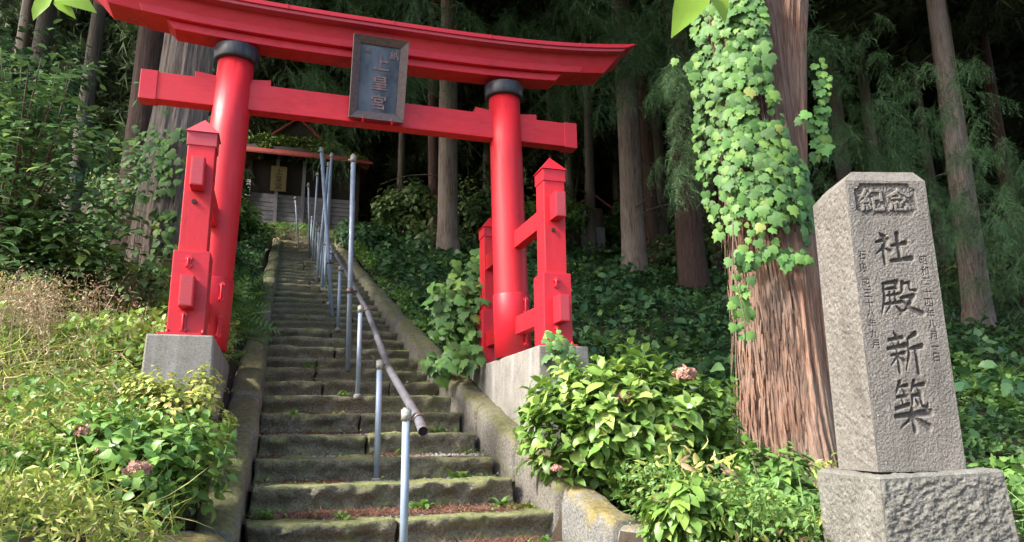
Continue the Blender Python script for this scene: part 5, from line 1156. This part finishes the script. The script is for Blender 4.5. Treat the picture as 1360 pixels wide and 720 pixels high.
pts = sorted(pts, key=lambda p: p[0][1] + rng.uniform(-.05, .05))
for (x0, y0, x1, y1, k) in ((985, 350, 975, 455, 26), (1040, 345, 1080, 352, 12), (983, 352, 1020, 345, 12), (1122, 90, 1108, 215, 46), (1098, 160, 1118, 210, 20), (930, 90, 945, 110, 8)):
    for i in range(k):
        t = i / k; x = x0 + (x1 - x0) * t + rng.normal(0, 6); y = y0 + (y1 - y0) * t + rng.normal(0, 4); d = 6.3 if x < 1095 else 6.6; pts.insert(int(rng.integers(0, len(pts))), (((x - 680) / 982 * d * 1.02, d - .02, zpx(y, d)), (0, -1, 0)))
ivy_sheet("ivy_creeper", "bright green ivy sheet climbing the massive cedar beside the monument", "creeper", (2.2, 6.2, cz0), pts, .128, jitter=.22)
ivr = bpy.data.objects["ivy_creeper"]
for k in range(2, 9):
    x = 1.88 + .10 * k + rng.uniform(-.03, .03); p = []
    for q in range(12):
        zq = cz0 + .9 + q * .42 + (k % 3) * .3; x += rng.normal(0, .03) - .004; w = min(.99, abs(x - 2.36) / .42); x = min(max(x, 2.02), 2.72); p.append((x - 2.2, 6.75 - .405 * math.sqrt(1 - w * w) - .012 - 6.2, zq - cz0))
    mm_ = MB(); mm_.tube(p[(2 if k not in (0, 5) else 0):], .007, 6, r2=.004); mm_.build("vine_stem", M_VINESTEM, ivr)
# loose fibrous strips of bark on the massive cedar
nb = 1500; az = rng.uniform(math.pi * .98, math.pi * 2.02, nb); zb_ = rng.random(nb) ** 1.2 * 5.2 + .1; Rb = .385 * (1 - zb_ / 9 * .12) * (1 + .42 * np.exp(-zb_ / .5)) + .004
Pb = np.stack([np.cos(az) * Rb - .10 * zb_ / 9, np.sin(az) * Rb + .1 * zb_ / 9, zb_ - .2], -1); Nb = np.stack([np.cos(az), np.sin(az), rng.normal(0, .05, nb)], -1); Tb_ = np.stack([rng.normal(0, .08, nb), rng.normal(0, .05, nb), np.where(rng.random(nb) < .8, -1., 1.)], -1)
strip = (np.array([(-.03, 0, -.02), (.03, 0, -.02), (-.03, .5, .004), (.026, .5, .005), (-.01, 1, .016), (.01, 1, .014)]), np.array([(0, 1, 3), (0, 3, 2), (2, 3, 5), (2, 5, 4)]))
Vb, Fb, Tb = batch(strip, Pb, Nb, Tb_, rng.uniform(.10, .42, nb), rng.random(nb)); o = obj("bark_strips", npmesh("bark_strips", Vb, Fb, M_BARKBIG, False, Tb), ced); o['kind'] = 'stuff'
m = MB(); p = [(1.93, 6.2, zpx(300, 6.2)), (1.90, 6.2, zpx(350, 6.2)), (1.92, 6.2, zpx(380, 6.2)), (1.97, 6.2, zpx(430, 6.2)), (1.95, 6.2, zpx(465, 6.2))]; m.tube(p, .006, 6); tag(m.build("hanging_vine", M_TWIG), "thin bare vine hanging at the left of the ivy sheet", "vine")
# ivy on the large grey trunk
pts = []
for i in range(230):
    y = rng.uniform(165, 380); 
    if y < 260: x = rng.normal(205 - (y - 165) * .25, 16)
    else: x = rng.uniform(183, 238) if rng.random() < .75 else rng.uniform(140, 200)
    if 250 < y < 275 and x > 200: continue
    if y > 340 and x < 235 and rng.random() < .5: continue
    d = 9.65; X = (x - 680) / 982 * d * 1.02; w = (X + 4.63) / .42; Y = 10.1 - .42 * math.sqrt(max(0, 1 - min(1, w * w))) - .03; pts.append(((X, Y, zpx(y, d)), (w * .8, -1, 0)))
ivy_sheet("ivy_creeper", "darker ivy strands on the large grey trunk behind the left pillar", "creeper", (-4.6, 9.6, gz(-4.6, 9.6)), pts, .14, 200)
# sunny creeper spilling left of that trunk
pts = []
for i in range(480):
    t = rng.random(); x = 186 - 80 * t + rng.normal(0, 13); y = 178 + 150 * t ** .8 + rng.normal(0, 24) ; d = 8.9 + rng.uniform(-.3, .3); pts.append((((x - 680) / 982 * d * 1.02, d, zpx(y, d)), (rng.normal(0, .4), -1, .5)))
ivy_sheet("leafy_creeper", "sunlit yellow green creeper hanging between the upper left shrubs and the grey trunk", "creeper", (-4.6, 8.9, gz(-4.6, 8.9)), pts, .10, 200)
# creeper over the rear brace on the right
def vine_mass(label, boxes, size, seed, root_loc, nobj=240):
    rng = np.random.default_rng(seed); pts = []
    for (x0, x1, y0, y1, d, n) in boxes:
        for i in range(n):
            x, y, dd = rng.uniform(x0, x1), rng.uniform(y0, y1), d + rng.uniform(-.25, .25); pts.append((((x - 680) / 982 * dd * 1.02, dd, zpx(y, dd)), (rng.normal(0, .5), -1, .8)))
    rng.shuffle(pts); return ivy_sheet("leafy_creeper", label, "creeper", root_loc, pts, size, nobj, jitter=.35)
vine_mass("leafy creeper smothering the rear brace post right of the stairs", [(600, 652, 345, 400, 8.6, 90), (575, 650, 375, 460, 8.4, 170), (590, 640, 455, 485, 7.9, 50), (565, 600, 470, 500, 8.0, 18), (628, 655, 330, 350, 8.6, 12)], .17, 3, (-.6, 8.4, gz(-.6, 8.4)))
vine_mass("small creeper growing over the front corner of the right pedestal", [(722, 745, 450, 475, 5.95, 26), (735, 760, 465, 520, 5.85, 44), (728, 742, 440, 452, 5.95, 8)], .085, 4, (.4, 5.9, gz(.4, 5.9)))

# ------------------------------------------------------------------ small weeds on the stairs
def weed(label, u, v, n, size, seed, mat=L_WEEDG, blade=.45):
    z = Z0 + RISE * math.floor((v - V0) / RUN) - .01; root = tag(empty("stair_weed", tuple(Wp(u, v, z))), label, "weed"); rng = np.random.default_rng(seed); me = [npmesh("leaf", *T_ovate(w, .2, .05), mat, True, np.full(10, rng.random())) for w in (.35, .45, .55)]
    for i in range(n):
        a = rng.uniform(0, 6.28); el = rng.uniform(.3, 1.2); t = np.array([math.cos(a) * math.cos(el), math.sin(a) * math.cos(el), math.sin(el)]); place_leaf(me[i % 3], root, np.array([rng.normal(0, size * .35), rng.normal(0, size * .25), rng.random() * size * .3]), np.array([-t[0], -t[1], .8]), t, size * rng.uniform(.6, 1.1))
weed("leafy green weed tuft right of the second handrail post", .28, -1.28, 26, .115, 1)
weed("low dandelion like weed on the right side of a lower step", .66, -.82, 12, .12, 2)
weed("yellow green moss like weed pile beside the lower right kerb", 1.02, -1.45, 46, .07, 3, L_WEED)
weed("small weed at the foot of the third handrail post", -.12, .95, 14, .10, 4)
weed("small round leaved weed in the left corner of a lower step", -.62, .38, 12, .07, 5)
weed("bluish green weed sprig at the right end of a low step", .86, -1.30, 18, .10, 6)
weed("tiny weed pair on the second lowest step", -.34, -1.62, 9, .075, 7)
weed("light green weed near the right end of a middle step", .72, .35, 14, .10, 8)
weed("small weed growing against the left kerb by the steps", -.85, -1.5, 22, .09, 9)
weed("weed sprig between the handrail and the right kerb", .30, -.25, 14, .10, 10)
weed("small weed at the bottom right in front of the lowest step", .95, -2.05, 10, .10, 11)
weed("little weed left of the handrail several steps up", -.42, 2.0, 10, .09, 12)
cover("weeds", "fern fronds along the left kerb", 420, (-1.75, -1.22), (1.2, 6.0), .42, L_WEEDG, T_fern(), .25, 81, None, 1.0, .9)
cover("weeds", "fern fronds scattered on the right slope", 900, (1.4, 9), (1.5, 12), .42, L_COVER, T_fern(), .3, 82, None, 1.0, .9)

# ------------------------------------------------------------------ twig with bright leaves close to the camera
tw = tag(empty("cherry_twig", (.24, .95, 2.16)), "bright backlit green leaves of a twig hanging into the top edge", "twig")
m = MB(); m.tube([(0, 0, .0), (.04, .02, .06), (.16, .05, .16), (.40, .12, .34)], .0035, 6); m.build("stem", M_TWIG, tw)
bl_ = [npmesh("leaf", *T_ovate(.40 + .05 * k, .12, .05), L_BRIGHT, True) for k in range(3)]
def twleaf(px, py, qx, qy, d, k, s=None):
    def un(x, y, dd): return EYE + dd * (np.array(_f) + np.array(_R) * (x - 680) / 982 + np.array(_U) * (360 - y) / 982)
    a, b = un(px, py, d), un(qx, qy, d - .02); place_leaf(bl_[k], tw, a - np.array(tw.location), np.array([.25, -1, .25]), b - a, np.linalg.norm(b - a))
twleaf(932, -30, 882, 66, 1.05, 0); twleaf(934, -34, 962, 32, 1.07, 1); twleaf(930, -40, 890, -8, 1.0, 2)
tw2 = tag(empty("cherry_twig", (-.95, 1.5, 2.65)), "pale leaves of an overhanging twig at the upper left corner", "twig")
m = MB(); m.tube([(0, 0, 0), (-.1, .02, .04), (-.3, .05, .2)], .003, 6); m.build("stem", M_TWIG, tw2)
tw, _o = tw2, tw
twleaf(66, -6, 46, 30, 1.55, 1); twleaf(72, 0, 96, 14, 1.55, 0); twleaf(70, -12, 120, -2, 1.55, 2)
